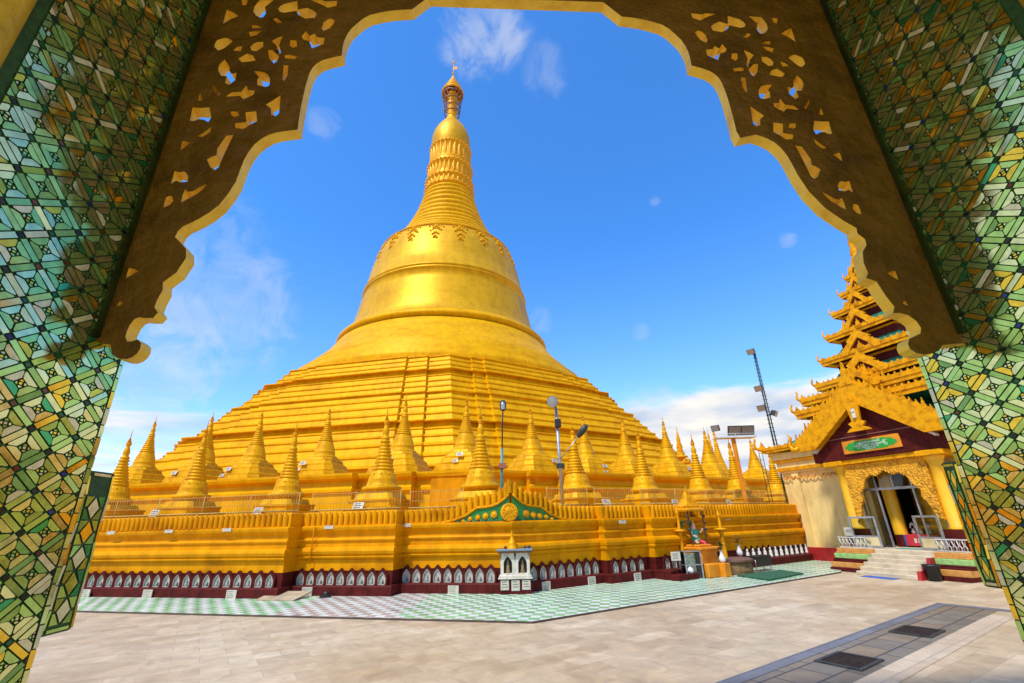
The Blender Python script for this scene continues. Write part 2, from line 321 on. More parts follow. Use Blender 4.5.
strip('path_end_strip',6.75,6.95,-.004,2.9,.008,bluegrey)
def grate(t,label):
    r=root('drain_grate',label,'drain cover',dr(t,.52,.0),R(35),'drain covers in the slab strip')
    f=MB(); hx,hy=.27,.2
    f.box(-hx-.04,hx+.04,-hy-.04,-hy,.0,.022); f.box(-hx-.04,hx+.04,hy,hy+.04,.0,.022); f.box(-hx-.04,-hx,-hy,hy,.0,.022); f.box(hx,hx+.04,-hy,hy,.0,.022)
    f.build('frame',darkm,r)
    b=MB(); b.box(-hx,hx,-hy,hy,.005,.009,1)
    for i in range(13):
        x=-hx+.02+i*(2*hx-.04)/12; b.box(x-.007,x+.007,-hy,hy,.0095,.018)
    for y in (-.07,.07): b.box(-hx,hx,y-.006,y+.006,.0098,.0168)
    b.build('bars',[mat('rusty_iron',(.035,.02,.015),.8,.2,.4,20),black],r)
grate(1.78,'rusty iron drain grate nearer the camera end of the grey slab strip')
grate(4.02,'rusty iron drain grate farther along the slab strip toward the shrine stairs')

# ------------------------------------------------------------------ great stupa
LOCAX=(AX.x,AX.y,0)
stupa=root('great_stupa','towering golden bell-shaped stupa rising in stepped terraces to a thin spire','stupa',LOCAX)
def steps(r0,z0,r1,z1,n,lip=.10,big=None):
    """(radius, z) profile of n battered courses, each with a small fillet, the last with a deeper cornice"""
    P=[]
    for i in range(n):
        ra=r0+(r1-r0)*i/n; rb=r0+(r1-r0)*(i+1)/n; za=z0+(z1-z0)*i/n; zb=z0+(z1-z0)*(i+1)/n; h=zb-za
        L=lip if not (big and i==n-1) else big
        P+=[(ra,za),(ra-.28*(ra-rb),za+.56*h),(ra-.28*(ra-rb)+L*.55,za+.60*h),(ra-.28*(ra-rb)+L,za+.66*h),(ra-.30*(ra-rb)+L,za+.78*h),(ra-.55*(ra-rb)+L*.4,za+.86*h),(ra-.86*(ra-rb),za+.985*h)]
    P.append((r1,z1)); return P
terr_p=[(47.2,3.8)]+steps(46.6,3.8,43.9,6.3,3,.09,.42)+steps(43.9,6.35,42.0,8.5,2,.10)+steps(41.8,8.55,39.2,11.1,3,.09,.75)+steps(39.0,11.2,35.2,15.2,4,.09,.26)+steps(35.0,15.25,31.6,18.8,4,.09,.6)+steps(31.4,18.9,29.0,21.5,3,.08,.18)
terr_p+= [(27.0,21.7),(24.0,21.9)]
mb=MB(); mb.loft([ring(r*math.cos(R(22.5)),z,.42) for r,z in terr_p],0,cap1=True); mb.build('terraces',gold,stupa)
# lower platform carrying the second row
ap=A0-8.6
pl=[(ap+.35,1.6),(ap+.35,1.95),(ap+.15,2.05),(ap+.1,2.9),(ap+.22,3.0),(ap+.22,3.12),(ap+.1,3.2),(ap+.05,3.45),(ap+.3,3.58),(ap+.34,3.7),(ap+.34,3.8),(ap-15,3.8)]
mb=MB(); mb.loft([ring(x,z) for x,z in pl]); mb.build('platform',gold,stupa)
cone=[(26.6,21.75),(26.7,22.5),(26.6,22.9),(25.9,23.8),(25.9,24.0),(24.4,25.2),(24.4,25.35),(22.8,26.9),(21.4,28.4),(20.4,29.9),(19.6,31.1)]
mb=MB(); mb.lathe(cone,96); mb.build('conical_base',gold,stupa)
def torus(r,z,h,o,n=7): return [(r+o*math.sin(math.pi*i/n), z+h*i/n) for i in range(n+1)]
mb=MB(); mb.lathe([(19.0,30.9)]+torus(19.0,31.1,1.8,.75,8)+[(18.5,33.0)],96); mb.build('bell_ring',gold,stupa)
bell=[(18.6,32.9),(18.0,33.5),(17.5,34.8),(17.1,36.2),(16.8,37.6),(16.3,40.2),(15.92,41.9),(16.14,42.0),(16.18,42.3),(15.9,42.45),(15.86,42.6),(16.08,42.7),(16.04,42.95),(15.74,43.05),(15.1,46.8),(14.4,49.6),(13.65,51.8),(13.2,52.7),(12.8,53.25),(12.2,53.55),(11.6,53.7)]
mb=MB(); mb.lathe(bell,128); mb.build('bell',bellm,stupa)
# leaf pendants hanging from the shoulder
def bell_r(z):
    for (ra,za),(rb,zb) in zip(bell,bell[1:]):
        if za<=z<=zb: return ra+(rb-ra)*(z-za)/(zb-za)
    return bell[-1][0]
mb=MB()
for k in range(20):
    th0=2*math.pi*k/20
    lobes=[(0,52.4,1.7),(0,51.3,1.3),(0,50.2,.8),(0,49.3,.4),(-.1,52.0,.7),(.1,52.0,.7)]
    for dx,z,w in lobes:
        for s in (-1,1):
            for q in range(3):
                aa=th0+ (s*(w*.16+q*w*.28))/bell_r(z); zz=z-(q*.25)+rnd.uniform(-.1,.1); r=bell_r(zz)+.07
                mb.sphere((r*math.cos(aa),r*math.sin(aa),zz),.15+.07*rnd.random(),7)
mb.lathe(torus(bell_r(52.5)+.05,52.5,.35,.2,5),96); mb.build('shoulder_ornament',gold,stupa)
sp=[(12.3,53.5)]
rz=[(11.75,53.7),(10.9,54.7),(10.1,55.8),(9.35,57.0),(8.65,58.3),(8.0,59.7),(7.4,61.2),(6.85,62.7),(6.4,64.2),(6.0,65.7),(5.68,67.0),(5.42,68.2),(5.25,69.3)]
for (ra,za),(rb,zb) in zip(rz,rz[1:]):
    h=zb-za
    sp+=[(ra-.02,za+.02),(ra+.16,za+.15*h),(ra+.2,za+.4*h),(ra+.1,za+.62*h),(rb-.02,za+.7*h),(rb-.02,za+.98*h)]
mb=MB(); mb.lathe(sp,64); mb.build('spire_rings',gold,stupa)
lot=[(5.2,69.3),(5.5,69.5),(5.55,69.9),(5.2,70.1),(5.05,71.6),(5.35,71.8),(5.4,72.3),(5.05,72.5),(4.9,73.0),(4.8,75.7),(5.1,75.9),(5.15,76.4),(4.75,76.7),(4.95,77.2),(4.95,77.5),(4.6,77.7),(4.5,81.5),(4.75,81.7),(4.75,82.1),(4.35,82.4)]
mb=MB(); mb.lathe(lot,64)
for (z0,z1,rr,n,wd) in ((73.0,75.7,4.88,30,.42),(77.8,81.4,4.58,26,.44),(70.1,71.6,5.1,30,.42)):
    for k in range(n):
        th0=2*math.pi*k/n
        prof=[(.25*wd,0),(wd,.25),(wd*.9,.6),(.45*wd,.9),(.05,1)]
        L=[]
        for w,f in prof:
            z=z0+(z1-z0)*f
            L.append([(((rr+o)*math.cos(th0+s*w/rr)),((rr+o)*math.sin(th0+s*w/rr)),z) for s,o in ((-1,-.02),(-.5,.13),(0,.18),(.5,.13),(1,-.02))])
        mb.loft(L,0,closed=False,smooth=True)
for z,rr in ((76.15,5.15),(72.05,5.42),(69.7,5.55),(81.9,4.76)):
    for k in range(34): aa=2*math.pi*k/34; mb.sphere((rr*math.cos(aa),rr*math.sin(aa),z),.22,6)
mb.build('lotus_bands',gold_d,stupa)
mb=MB(); mb.lathe([(4.35,82.3),(4.45,83.2),(4.5,84.6),(4.4,86.0),(4.0,87.6),(3.4,89.0),(2.6,90.3),(1.85,91.5),(1.35,92.4),(1.2,93.2)],48); mb.build('bud',bellm,stupa)
mb=MB(); ht=[(1.1,93.0),(1.2,94),(1.25,100.8)]; mb.lathe(ht,24)
for z,r in ((94.2,1.85),(96.0,1.95),(98.0,2.2),(100.0,2.5)):
    mb.lathe([(r-.1,z),(r+.08,z+.05),(r+.1,z+.25),(r-.08,z+.3)],32,m=1)
    for k in range(16): aa=2*math.pi*k/16; mb.tube((r*math.cos(aa),r*math.sin(aa),z),((r+.25)*math.cos(aa),(r+.25)*math.sin(aa),z+(2.0 if z<100 else 1.1)),.055,n=5,m=1)
tiers=[(2.75,101.0),(2.3,102.2),(1.8,103.3),(1.3,104.4),(.85,105.4),(.45,106.3)]
for i,(r,z) in enumerate(tiers):
    rn=tiers[i+1][0] if i<5 else .15
    mb.lathe([(r-.2,z-.12),(r,z),(r+.02,z+.22),(rn+.05,z+.95),(rn,z+1.05)],32,m=0)
mb.build('umbrella_crown',[gold_d,mat('bronze_frame',(.22,.10,.03),.5,.4)],stupa)
mb=MB(); mb.tube((0,0,106.5),(0,0,112.4),.13,.05); mb.sphere((0,0,108.2),.3,10); mb.sphere((0,0,112.3),.28,10,sz=1.5)
mb.prism([(0,109.6),(1.0,109.9),(.8,110.3),(1.15,110.6),(0,110.7)],lambda x,z:(x,-.04,z),lambda x,z:(x,.04,z)); mb.build('vane',gold_d,stupa)

# ------------------------------------------------------------------ perimeter wall
wall=root('perimeter_wall','long moulded golden wall with maroon niche base round the stupa terrace','wall',LOCAX)
wp=[(.12,.56),(.12,.80),(.17,.82),(.20,.86),(.20,.885),(.17,.90),(.215,.94),(.235,1.0),(.22,1.055),(.17,1.09),(.12,1.10),(.12,1.21),(.15,1.225),(.165,1.26),(.15,1.295),(.09,1.31),(.085,1.40),(.13,1.44),(.185,1.49),(.20,1.54),(.20,1.575),(.15,1.59),(.15,1.60),(.08,1.605),(.08,1.90),(.02,1.93),(-.12,1.93),(-.12,1.7),(-8.4,1.7)]
mb=MB(); mb.loft([ring(A0+d,z) for d,z in wp]); mb.build('golden_wall',gold_w,wall)
bp_=[(.34,-.02),(.34,.225),(.32,.25),(.11,.25),(.11,.62),(.06,.64)]
mb=MB(); mb.loft([ring(A0+d,z) for d,z in bp_]); mb.build('maroon_base',maroon,wall)
# pediment curve
PED=[(0,2.25),(.14,2.13),(.28,2.04),(.42,1.99),(.55,1.965),(.84,1.95),(1.0,1.86),(1.15,1.765),(1.45,1.665),(1.8,1.615),(2.1,1.60)]
def ped(t):
    for (ta,za),(tb,zb) in zip(PED,PED[1:]):
        if ta<=t<=tb: return za+(zb-za)*(t-ta)/(tb-ta)
    return 1.60
def off(p): return Vector((p.x-AX.x,p.y-AX.y,p.z))
PITCH=.158
mb=MB()
def petal(side,t,zb,m=0):
    h=.335; w=PITCH*.43
    rows=[(0,.98),(.55,1.0),(.72,.9),(.86,.62),(.96,.25)]
    L=[]
    for f,ww in rows:
        L.append([off(fp(side,t,0,0)+ (LT if side=='L' else RT).to_3d()*(sx*w*ww) + (LO if side=='L' else RO).to_3d()*(dd*(1-.25*f)+.05*f) + Vector((0,0,zb+h*f))) for sx,dd in ((-1,.085),(-.75,.125),(0,.155),(.75,.125),(1,.085))])
    mb.loft(L,m,closed=False,smooth=True)
    c=off(fp(side,t,.12,zb+h*.97)); mb.sphere(c,.022,6)
for side,t1,w in (('L',16.0,WL),('R',17.0,WR)):
    t=PITCH*.5
    while t<t1:
        if all(abs(t-x)>.06 for x in w): petal(side,t,ped(t))
        t+=PITCH
petal('L',0.0,2.25)
mb.build('petal_coping',gold_w,wall)
mb=MB()
for side in 'LR':
    pts=[off(fp(side,t,.12,ped(t)-.02)) for t,_ in PED]+[off(fp(side,2.6,.12,1.585))]
    mb.path(pts,.032,8)
    TT,OO=(LT,LO) if side=='L' else (RT,RO)
    def f0(t,z): return off(fp(side,t,.079,z))
    def f1(t,z): return off(fp(side,t,-.10,z))
    mb.prism([(0,1.6)]+[(2.1,1.6)]+[(t,z+.27) for t,z in reversed(PED)],f0,f1)
mb.build('pediment_rim',gold_w,wall)
mb=MB()
for side in 'LR':
    def f0(t,z): return off(fp(side,t,.10,z))
    def f1(t,z): return off(fp(side,t,.0785,z))
    mb.prism([(0,1.52),(1.95,1.52)]+[(t,z-.02) for t,z in reversed(PED) if t<1.9],f0,f1)
mb.build('green_panel',green,wall)
# medallions
def disc(side,t,z,r,d=.10):
    q=MB(); TT,OO=(LT,LO) if side=='L' else (RT,RO)
    tt=TT.to_3d(); oo=OO.to_3d()
    if t==0: oo=Vector((math.sin(BETA),-math.cos(BETA),0)); tt=Vector((math.cos(BETA),math.sin(BETA),0))
    c=off(fp(side,t,d,z))
    L=[[c+tt*(rr*math.cos(a))+Vector((0,0,rr*math.sin(a)))+oo*dd for a in [2*math.pi*i/24 for i in range(24)]] for rr,dd in ((r,-.05),(r,.02),(r*.92,.045),(r*.8,.03),(r*.7,.03),(r*.55,.05),(r*.2,.055))]
    q.loft(L,0,smooth=True,cap1=True)
    if r>.1:
        for k in range(12):
            aa=2*math.pi*k/12; q.sphere(c+tt*(r*.74*math.cos(aa))+Vector((0,0,r*.74*math.sin(aa)))+oo*.035,r*.1,6)
    q.build('medallion',gold_d,wall)
disc('L',0,1.80,.215,.13)
for side in 'LR':
    for i,t in enumerate((.40,.62,.82,1.02)): disc(side,t,1.76-.03*i,.085-.009*i)
    disc(side,1.2,1.62,.045)
mb=MB()
for side in 'LR':
    for k in range(9):
        t=.15+k*.2; TT,OO=(LT,LO) if side=='L' else (RT,RO)
        h=.17-.012*k
        L=[[off(fp(side,t+s*w,.102+o,1.525+h*f)) for s,o in ((-1,0),(0,.025),(1,0))] for w,f in ((.09,0),(.075,.5),(.04,.85),(.004,1))]
        mb.loft(L,0,closed=False,smooth=True)
mb.build('panel_leaves',mat('dark_leaf_enamel',(.005,.09,.012),.4),wall)
# niches
def arch_loop(w,h,ap_,z0,n=7):
    """pointed arch outline: straight jambs, two arcs meeting at the apex"""
    P=[(-w,z0)]
    for i in range(n+1): f=i/n; P.append((-w*(1-f**1.45), z0+h+(ap_-h)*f))
    P[-1]=(0,z0+ap_)
    P+= [(-x,z) for x,z in reversed(P[:-1])]
    return P
def niche_meshes(figure):
    q=MB(); O=arch_loop(.148,.22,.41,0); I=arch_loop(.100,.15,.30,.02)
    q.loft([[(x,-.10,z) for x,z in O],[(x,-.17,z) for x,z in O],[(x*.97,-.178,z) for x,z in O],[(x,-.178,z) for x,z in I],[(x,-.112,z) for x,z in I]],0,closed=True)
    a_=q.build('niche',maroon)
    q=MB(); J=arch_loop(.098,.15,.297,.022)
    q.loft([[(x,-.172,z) for x,z in J],[(x*.88,-.172,.02+(z-.02)*.93) for x,z in J],[(x*.84,-.135,.02+(z-.02)*.90) for x,z in J]],0,closed=True)
    q.face([(x*.84,-.1355,.02+(z-.02)*.90) for x,z in J],0)
    q.box(-.085,.085,-.185,-.11,.0,.024,0)
    b_=q.build('niche_lining',lining); b_.parent=a_
    q=MB()
    if figure:
        q.lathe([(.035,.024),(.045,.05),(.03,.09),(.022,.12),(.028,.15),(.012,.18),(.003,.2)],8,(0,-.152,0)); 
    else:
        q.lathe([(.02,.024),(.032,.05),(.012,.1),(.006,.13)],8,(.02,-.152,0))
    c_=q.build('offering',mat('figure_grey',(.30,.31,.28),.5) if figure else mat('vase_dark',(.10,.13,.12),.4)); c_.parent=a_
    return a_
protoA=niche_meshes(True); protoB=niche_meshes(False)
def statue_niche():
    a_=niche_meshes(True); q=MB(); q.lathe([(.062,0),(.066,.05),(.05,.09),(.055,.16),(.05,.2),(.022,.235),(.035,.26),(.03,.295),(.004,.325)],10,(0,-.20,0),cap0=True)
    f_=q.build('statue',mat('white_statue',(.70,.69,.62),.5)); f_.parent=a_; return a_
protos=[protoA,protoB]; used=[False,False,False]
def place_niche(side,t,z=.25,sc=.90,kind=None):
    i=kind if kind is not None else (0 if rnd.random()<.6 else 1)
    p=fp(side,t,0,z); rz=AL if side=='L' else AR
    if not used[i]:
        o=protos[i]; used[i]=True; o.location=off(p)
    else: o=copy_tree(protos[i],off(p))
    o.parent=wall; o.rotation_euler=(0,0,rz); o.scale=(1,1,sc)
for k in range(9): place_niche('L',.48+.27*k,.25,.96)
for k in range(9): place_niche('L',3.05+.275*k)
for k in range(29): place_niche('L',5.75+.30*k)
for k in range(8): place_niche('R',.52+.285*k,.25,.96)
for k in range(4): place_niche('R',3.0+.32*k)
for k in range(3): place_niche('R',4.75+.3*k)
protos.append(statue_niche())
for k in range(15): place_niche('R',8.6+.33*k,.25,1.0,2)
# marble plaques
def plaque(side,t,z,w,h,d,lines=4,tilt=0,mt=None):
    tt,oo=(LT,LO) if side=='L' else (RT,RO); c=off(fp(side,t,d,z)); tt=tt.to_3d()*(1 if side=='R' else -1); oo=oo.to_3d(); uz=Vector((0,0,1))*math.cos(tilt)-oo*math.sin(tilt); nn=oo*math.cos(tilt)+Vector((0,0,1))*math.sin(tilt)
    q=MB(); tf=lambda x,y,zz: c+tt*x+uz*zz-nn*y
    q.bbox(-w/2,w/2,0,.025,-h/2,h/2,0,.004,tf)
    for i in range(lines):
        zz=h*.34-i*h*.68/max(1,lines-1); x=-w*.38; xe=w*.38-rnd.random()*w*.2
        while x<xe:
            l=rnd.uniform(.02,.05); q.box(x,min(x+l,xe),-.002,.001,zz-h*.028,zz+h*.028,1,tf); x+=l+.012
    return q.build('plaque',[plaqm,textm],wall)
for t in (1.35,): plaque('L',t,.11,.27,.19,.345)
plaque('L',4.9,.12,.28,.2,.36); 
for t in (6.6,9.05,11.0,13.0): plaque('L',t,.12,.28,.19,.36)
for t in (.75,2.2): plaque('R',t,.12,.25,.2,.36)
plaque('R',3.6,.12,.26,.2,.36); plaque('R',11.0,.13,.28,.22,.36)
for t in (4.6,7.2,9.0,10.9,12.8,2.7): plaque('L',t,1.56,.26,.08,.215,1)
for t in (3.4,7.9,9.6): plaque('R',t,1.5,.26,.09,.21,1)
plaque('L',1.62,1.57,.26,.08,.12,1); plaque('R',1.7,1.57,.34,.08,.12,1)
q=MB(); c=[off(fp('L',5.0,.24,z)) for z in (.72,1.0,1.3,1.62)]; q.path(c,.012,6); q.build('conduit',gold_w,wall)

# ------------------------------------------------------------------ terrace railings
def railing(side,t0,t1,label):
    r=root('terrace_railing',label,'railing',LOCAX,group='railings along the wall top')
    seg=[]; t=t0
    w=WL if side=='L' else WR
    brk=[t0]+[x for x in w if t0<x<t1]+[t1]
    rails=MB()
    D=-.22
    for a_,b_ in zip(brk,brk[1:]):
        for z,rr in ((1.985,.018),(2.16,.005),(2.40,.006)):
            rails.tube(off(fp(side,a_+.001,D,z)),off(fp(side,b_-.001,D,z)),rr,n=6)
        n=int((b_-a_)/.085); pick=MB()
        for i in range(n):
            p=off(fp(side,a_+.02+i*(b_-a_-.04)/n,D,1.93)); pick.tube(p,p+Vector((0,0,.5)),.0035,n=4)
        pick.build('pickets',railm,r)
        k=max(1,round((b_-a_)/1.5))
        for i in range(k+1):
            tt=min(max(a_+.03+i*(b_-a_-.06)/k,a_+.03),b_-.03)
            q=MB(); p=off(fp(side,tt,D,1.69)); q.tube(p,p+Vector((0,0,.76)),.008,n=6); q.build('post',railm,r)
    rails.build('rails',railm,r)
railing('L',1.3,16,'thin pale picket railing on the wall top to the left of the green pediment')
railing('R',1.3,17,'thin pale picket railing on the wall top between green pediment and pyatthat shrine')

# ------------------------------------------------------------------ small stupas
def sq(h,z,c=.18):
    k=h*c
    return [(-h+k,-h,z),(h-k,-h,z),(h-k*.0,-h+k,z),(h,h-k,z),(h-k,h,z),(-h+k,h,z),(-h,h-k,z),(-h,-h+k,z)]
def spire_top(q,z0,r0,z1):
    """ringed cone, lotus, bud, hti and spike between z0 and z1"""
    H=z1-z0
    n=8; zc=z0+.40*H; P=[]
    for i in range(n):
        ra=r0*(1-.62*(i/n)**.85); za=z0+(zc-z0)*i/n; h=(zc-z0)/n
        P+=[(ra,za),(ra+.03,za+.25*h),(ra+.025,za+.55*h),(ra-.01,za+.7*h)]
    r=.38*r0
    P+=[(r,zc),(r*1.35,zc+.015*H),(r*1.35,zc+.03*H),(r*.95,zc+.045*H),(r*1.2,zc+.065*H),(r*1.2,zc+.08*H),(r*.8,zc+.10*H),(r*.75,zc+.13*H),(r*.92,zc+.16*H),(r*.72,zc+.22*H),(r*.34,zc+.29*H),(.03,zc+.32*H)]
    q.lathe(P,18)
    b=zc+.315*H
    hti=MB()
    hti.lathe([(.07,b-.04*H),(.105,b),(.11,b+.012*H),(.06,b+.04*H),(.08,b+.042*H),(.035,b+.08*H),(.05,b+.082*H),(.016,b+.12*H)],12)
    hti.tube((0,0,b+.1*H),(0,0,z1),.016,.006,n=6)
    for f in (.15,.19): hti.sphere((0,0,b+f*H),.026,6)
    return hti
def small_a():
    r=root('small_stupa','x','small stupa',group='small stupas in the front row behind the railing')
    q=MB()
    for h0,h1,z0,z1 in ((1.08,1.05,0,.16),(.98,.94,.16,.40),(.86,.80,.40,.62)):
        q.loft([sq(h0,z0),sq(h0,z1-.07),sq(h0+.04,z1-.05),sq(h0+.04,z1),sq(h1-.1,z1)],0)
    q.loft([sq(.74,.62),sq(.66,.80)],0,cap1=True); q.build('base',gold_s,r)
    q=MB(); q.lathe([(.60,.78),(.60,.86),(.68,.90),(.70,.93),(.70,.99),(.66,1.02),(.56,1.04),(.53,1.12),(.50,1.22),(.50,1.25),(.485,1.27),(.46,1.36),(.41,1.46),(.36,1.54)],24)
    for k in range(10):
        aa=2*math.pi*k/10
        for dz,rr in ((0,.035),(-.06,.026),(-.11,.018)): q.sphere((.44*math.cos(aa)+0,.44*math.sin(aa),1.40+dz),rr,5)
    q.build('bell',gold_s,r)
    q=MB(); hti=spire_top(q,1.52,.37,3.75); q.build('spire',gold_s,r); hti.build('finial',gold_d,r)
    return r
def small_b():
    r=root('small_stupa','x','small stupa',group='small stupas in the second row on their pedestals')
    q=MB(); q.loft([sq(1.36,-2.1,.08),sq(1.36,-.3,.08),sq(1.42,-.25,.08),sq(1.42,-.1,.08),sq(1.36,-.05,.08),sq(1.36,0,.08)],0,cap1=True); q.build('pedestal',gold_w,r)
    q=MB()
    for h0,h1,z0,z1 in ((1.40,1.3,0,.33),(1.16,1.05,.33,.64),(.95,.85,.64,.9)):
        q.loft([sq(h0,z0,.3),sq(h0,z0+.05,.3),sq(h0-.06,z0+.08,.3),sq(h1-.02,z1-.03,.3),sq(h1-.02,z1,.3),sq(h1-.1,z1,.3)],0)
    q.loft([sq(.78,.9,.45),sq(.70,1.04,.5)],0,cap1=True); q.build('base',gold_s,r)
    q=MB(); q.lathe([(.64,.98),(.70,1.03),(.70,1.09),(.64,1.12),(.58,1.18),(.56,1.3),(.57,1.33),(.55,1.36),(.50,1.56),(.43,1.76),(.36,1.92)],24); q.build('bell',gold_s,r)
    q=MB(); hti=spire_top(q,1.90,.37,4.0); q.build('spire',gold_s,r); hti.build('finial',gold_d,r)
    return r
FRONT=[(-40.12,'L',5.55,'small golden stupa behind the railing, half hidden by the left mosaic pillar'),
 (-34.18,'L',5.72,'small golden front-row stupa beside the twin white notice boards near the left pillar'),
 (-25.66,'L',5.44,'slim golden front-row stupa with white board at its base, third from left pillar'),
 (-15.69,'L',5.70,'slim golden front-row stupa with white board, left of the green pediment'),
 (-4.17,'L',5.45,'golden front-row stupa directly behind the green pediment beside the teal lamp post'),
 (7.31,'R',5.28,'golden front-row stupa just right of the silver floodlight pole with side arm'),
 (15.09,'R',5.33,'slender golden front-row stupa between the silver light pole and the canopied image'),
 (21.05,'R',5.30,'golden front-row stupa behind the canopied nat image'),
 (24.85,'R',5.36,'golden front-row stupa half behind the orange post with the floodlight rack'),
 (28.51,'R',5.0,'golden front-row stupa nearest the cream shrine wall')]
pa=small_a(); pb=small_b()
def board_on(parent,x,z,s=1,y=-.86,tilt=.5):
    q=MB(); c=Vector((x,y,z)); w,h=.19*s,.12*s
    tf=lambda a,b,cc: c+Vector((a, b*math.cos(tilt)+cc*math.sin(tilt), cc*math.cos(tilt)-b*math.sin(tilt)))
    q.bbox(-w,w,-.02,.0,-h,h,0,.004,tf)
    for i in range(3): q.box(-w*.75,w*(.3+.4*rnd.random()),-.024,-.019,h*(.5-.5*i)-.012,h*(.5-.5*i)+.012,1,tf)
    q.build('notice_board',[plaqm,textm],parent)
for i,(az,sd,top,lab) in enumerate(FRONT):
    p=behind(az,3.1,sd); s=(top-1.7)/3.75
    o=pa if i==0 else copy_tree(pa,(0,0,0))
    o.location=(p.x,p.y,1.7); q_=rnd.uniform(.86,.95); o.scale=(q_,q_,s); o.rotation_euler=(rnd.uniform(-.012,.012),rnd.uniform(-.014,.014),(AL if sd=='L' else AR)+rnd.uniform(-.05,.05)); o['label']=lab
    FRONT[i]=(o,)
xs={1:(-.45,),2:(-.3,),3:(-.25,),4:(.25,),5:(.45,),6:(.6,),7:(.5,)}
for i,t in xs.items():
    for x in t: board_on(FRONT[i][0],x,.42,1.0,-1.12)
board_on(FRONT[1][0],-.62,.1,1,-1.2); board_on(FRONT[5][0],.55,.12,.7,-1.2)
BACK=[(-38.61,'L',7.95,'golden second-row stupa standing farthest left with sky behind its spire'),
 (-33.9,'L',7.98,'golden second-row stupa overlapped by a front-row stupa on the left terrace'),
 (-29.3,'L',7.90,'golden second-row stupa with a pair of white boards on its stepped base'),
 (-22.35,'L',7.83,'golden second-row stupa on a wide block pedestal left of the terrace ribs'),
 (-13.67,'L',7.99,'golden second-row stupa directly beneath the left terrace ribs'),
 (-6.1,'L',7.70,'golden second-row stupa beneath the right terrace ribs, beside the teal lamp'),
 (2.15,'R',7.57,'golden second-row stupa standing between teal lamp post and silver light pole'),
 (8.6,'R',7.55,'golden second-row stupa behind the oval side-arm lamp of the silver pole'),
 (13.45,'R',7.75,'golden second-row stupa against the right foot of the great stupa slope'),
 (18.15,'R',7.91,'golden second-row stupa with white cloud behind, left of the ornate prayer post'),
 (22.5,'R',7.58,'golden second-row stupa right of the ornate prayer post against cloud'),
 (27.0,'R',7.25,'golden second-row stupa right of the floodlight rack, partly behind the ladder mast')]
for i,(az,sd,top,lab) in enumerate(BACK):
    p=behind(az,9.6,sd); s=(top-3.8)/4.0
    o=pb if i==0 else copy_tree(pb,(0,0,0))
    o.location=(p.x,p.y,3.8); q_=rnd.uniform(.90,1.0); o.scale=(q_,q_,s); o.rotation_euler=(0,rnd.uniform(-.012,.012),(AL if sd=='L' else AR)+rnd.uniform(-.03,.03)); o['label']=lab
    BACK[i]=(o,)
for i,x,z in ((1,-.5,.55),(2,-.55,.62),(3,-.5,.72),(4,-.1,.6),(5,.1,.75),(6,.6,.62),(7,.5,.5),(9,.55,.55),(11,.4,.6)):
    board_on(BACK[i][0],x,z,.9,-1.12); 
    if i in (2,3,5,7): board_on(BACK[i][0],x-.15,z-.32,.7,-1.3)
# far pair and the ornate post
for az,d,top,lab in ((22.95,56,11.0,'tiny distant golden stupa spire just left of the floodlight rack'),(23.55,52,10.6,'tiny distant golden stupa spire closest to the floodlight rack')):
    o=copy_tree(pa,(d*math.sin(R(az)),d*math.cos(R(az)),3.8)); o.scale=(1.25,1.25,(top-3.8)/3.75); o['label']=lab; o['group']='distant stupas'
q=root('prayer_post','ornate golden post with stacked lotus plates between two second-row stupas','post',(*(behind(19.55,14.5,'R')),3.8))
w=MB(); w.lathe([(.5,0),(.45,.6),(.25,.8),(.2,1.6),(.2,2.2)],16); w.build('shaft',gold_s,q)
w=MB()
for z,r in ((1.3,.9),(1.8,.7),(2.3,.55)): w.lathe([(.15,z-.1),(r,z),(r,z+.1),(.15,z+.22)],12)
for k in range(8): 
    aa=k*math.pi/4; w.sphere((.8*math.cos(aa),.8*math.sin(aa),1.45),.14,6); w.sphere((.6*math.cos(aa),.6*math.sin(aa),1.95),.12,6)
w.build('lotus_plate',gold_d,q)
w=MB(); w.lathe([(.3,2.3),(.34,2.6),(.2,3.0),(.26,3.1),(.14,3.6),(.17,3.7),(.06,4.3),(.01,4.9)],12); w.build('finial',gold_d,q)

# ------------------------------------------------------------------ lamps and masts
def P3(az,k,sd,z): p=behind(az,k,sd); return Vector((p.x,p.y,z))
b=P3(-1.6,1.3,'L',1.7); L=root('street_lamp','teal lamp post with grey oval head standing behind the green pediment','lamp',b)
w=MB(); w.path([(0,0,0),(-.02,0,1.0),(.01,0,1.9)],.035,8); w.build('post',teal,L)
w=MB(); w.path([(.01,0,1.9),(.03,-.02,2.7),(.05,-.06,2.95)],.02,8); w.build('arm',darkm,L)
w=MB(); w.box(-.09,.11,-.09,.09,1.32,1.46); w.build('junction_box',mat('rust_box',(.30,.10,.06),.6),L)
w=MB(); w.lathe([(.03,-.16),(.085,-.12),(.10,0),(.095,.1),(.06,.17),(.01,.19)],14,(.06,-.12,3.12)); h_=w.build('lamp_head',darkm,L)
w=MB(); w.lathe([(.062,-.11),(.07,0),(.06,.1),(.004,.13)],12,(.06,-.165,3.11)); w.build('lens',lensm,h_)
b=P3(5.5,1.0,'R',1.7); L=root('floodlight_pole','galvanised pole with round top floodlight and oval side-arm lamp','lamp',b)
w=MB(); w.tube((0,0,0),(-.03,0,3.25),.055,.045); w.build('pole',steel,L)
w=MB(); w.box(-.12,.12,-.1,.1,1.36,1.5); w.build('clamp_box',darkm,L)
w=MB(); w.bbox(-.1,.09,-.14,.05,2.6,2.86,0,.02); w.build('control_box',black,L)
w=MB(); w.tube((0,0,1.62),(.62,-.2,2.32),.016,n=6); w.build('arm',steel,L)
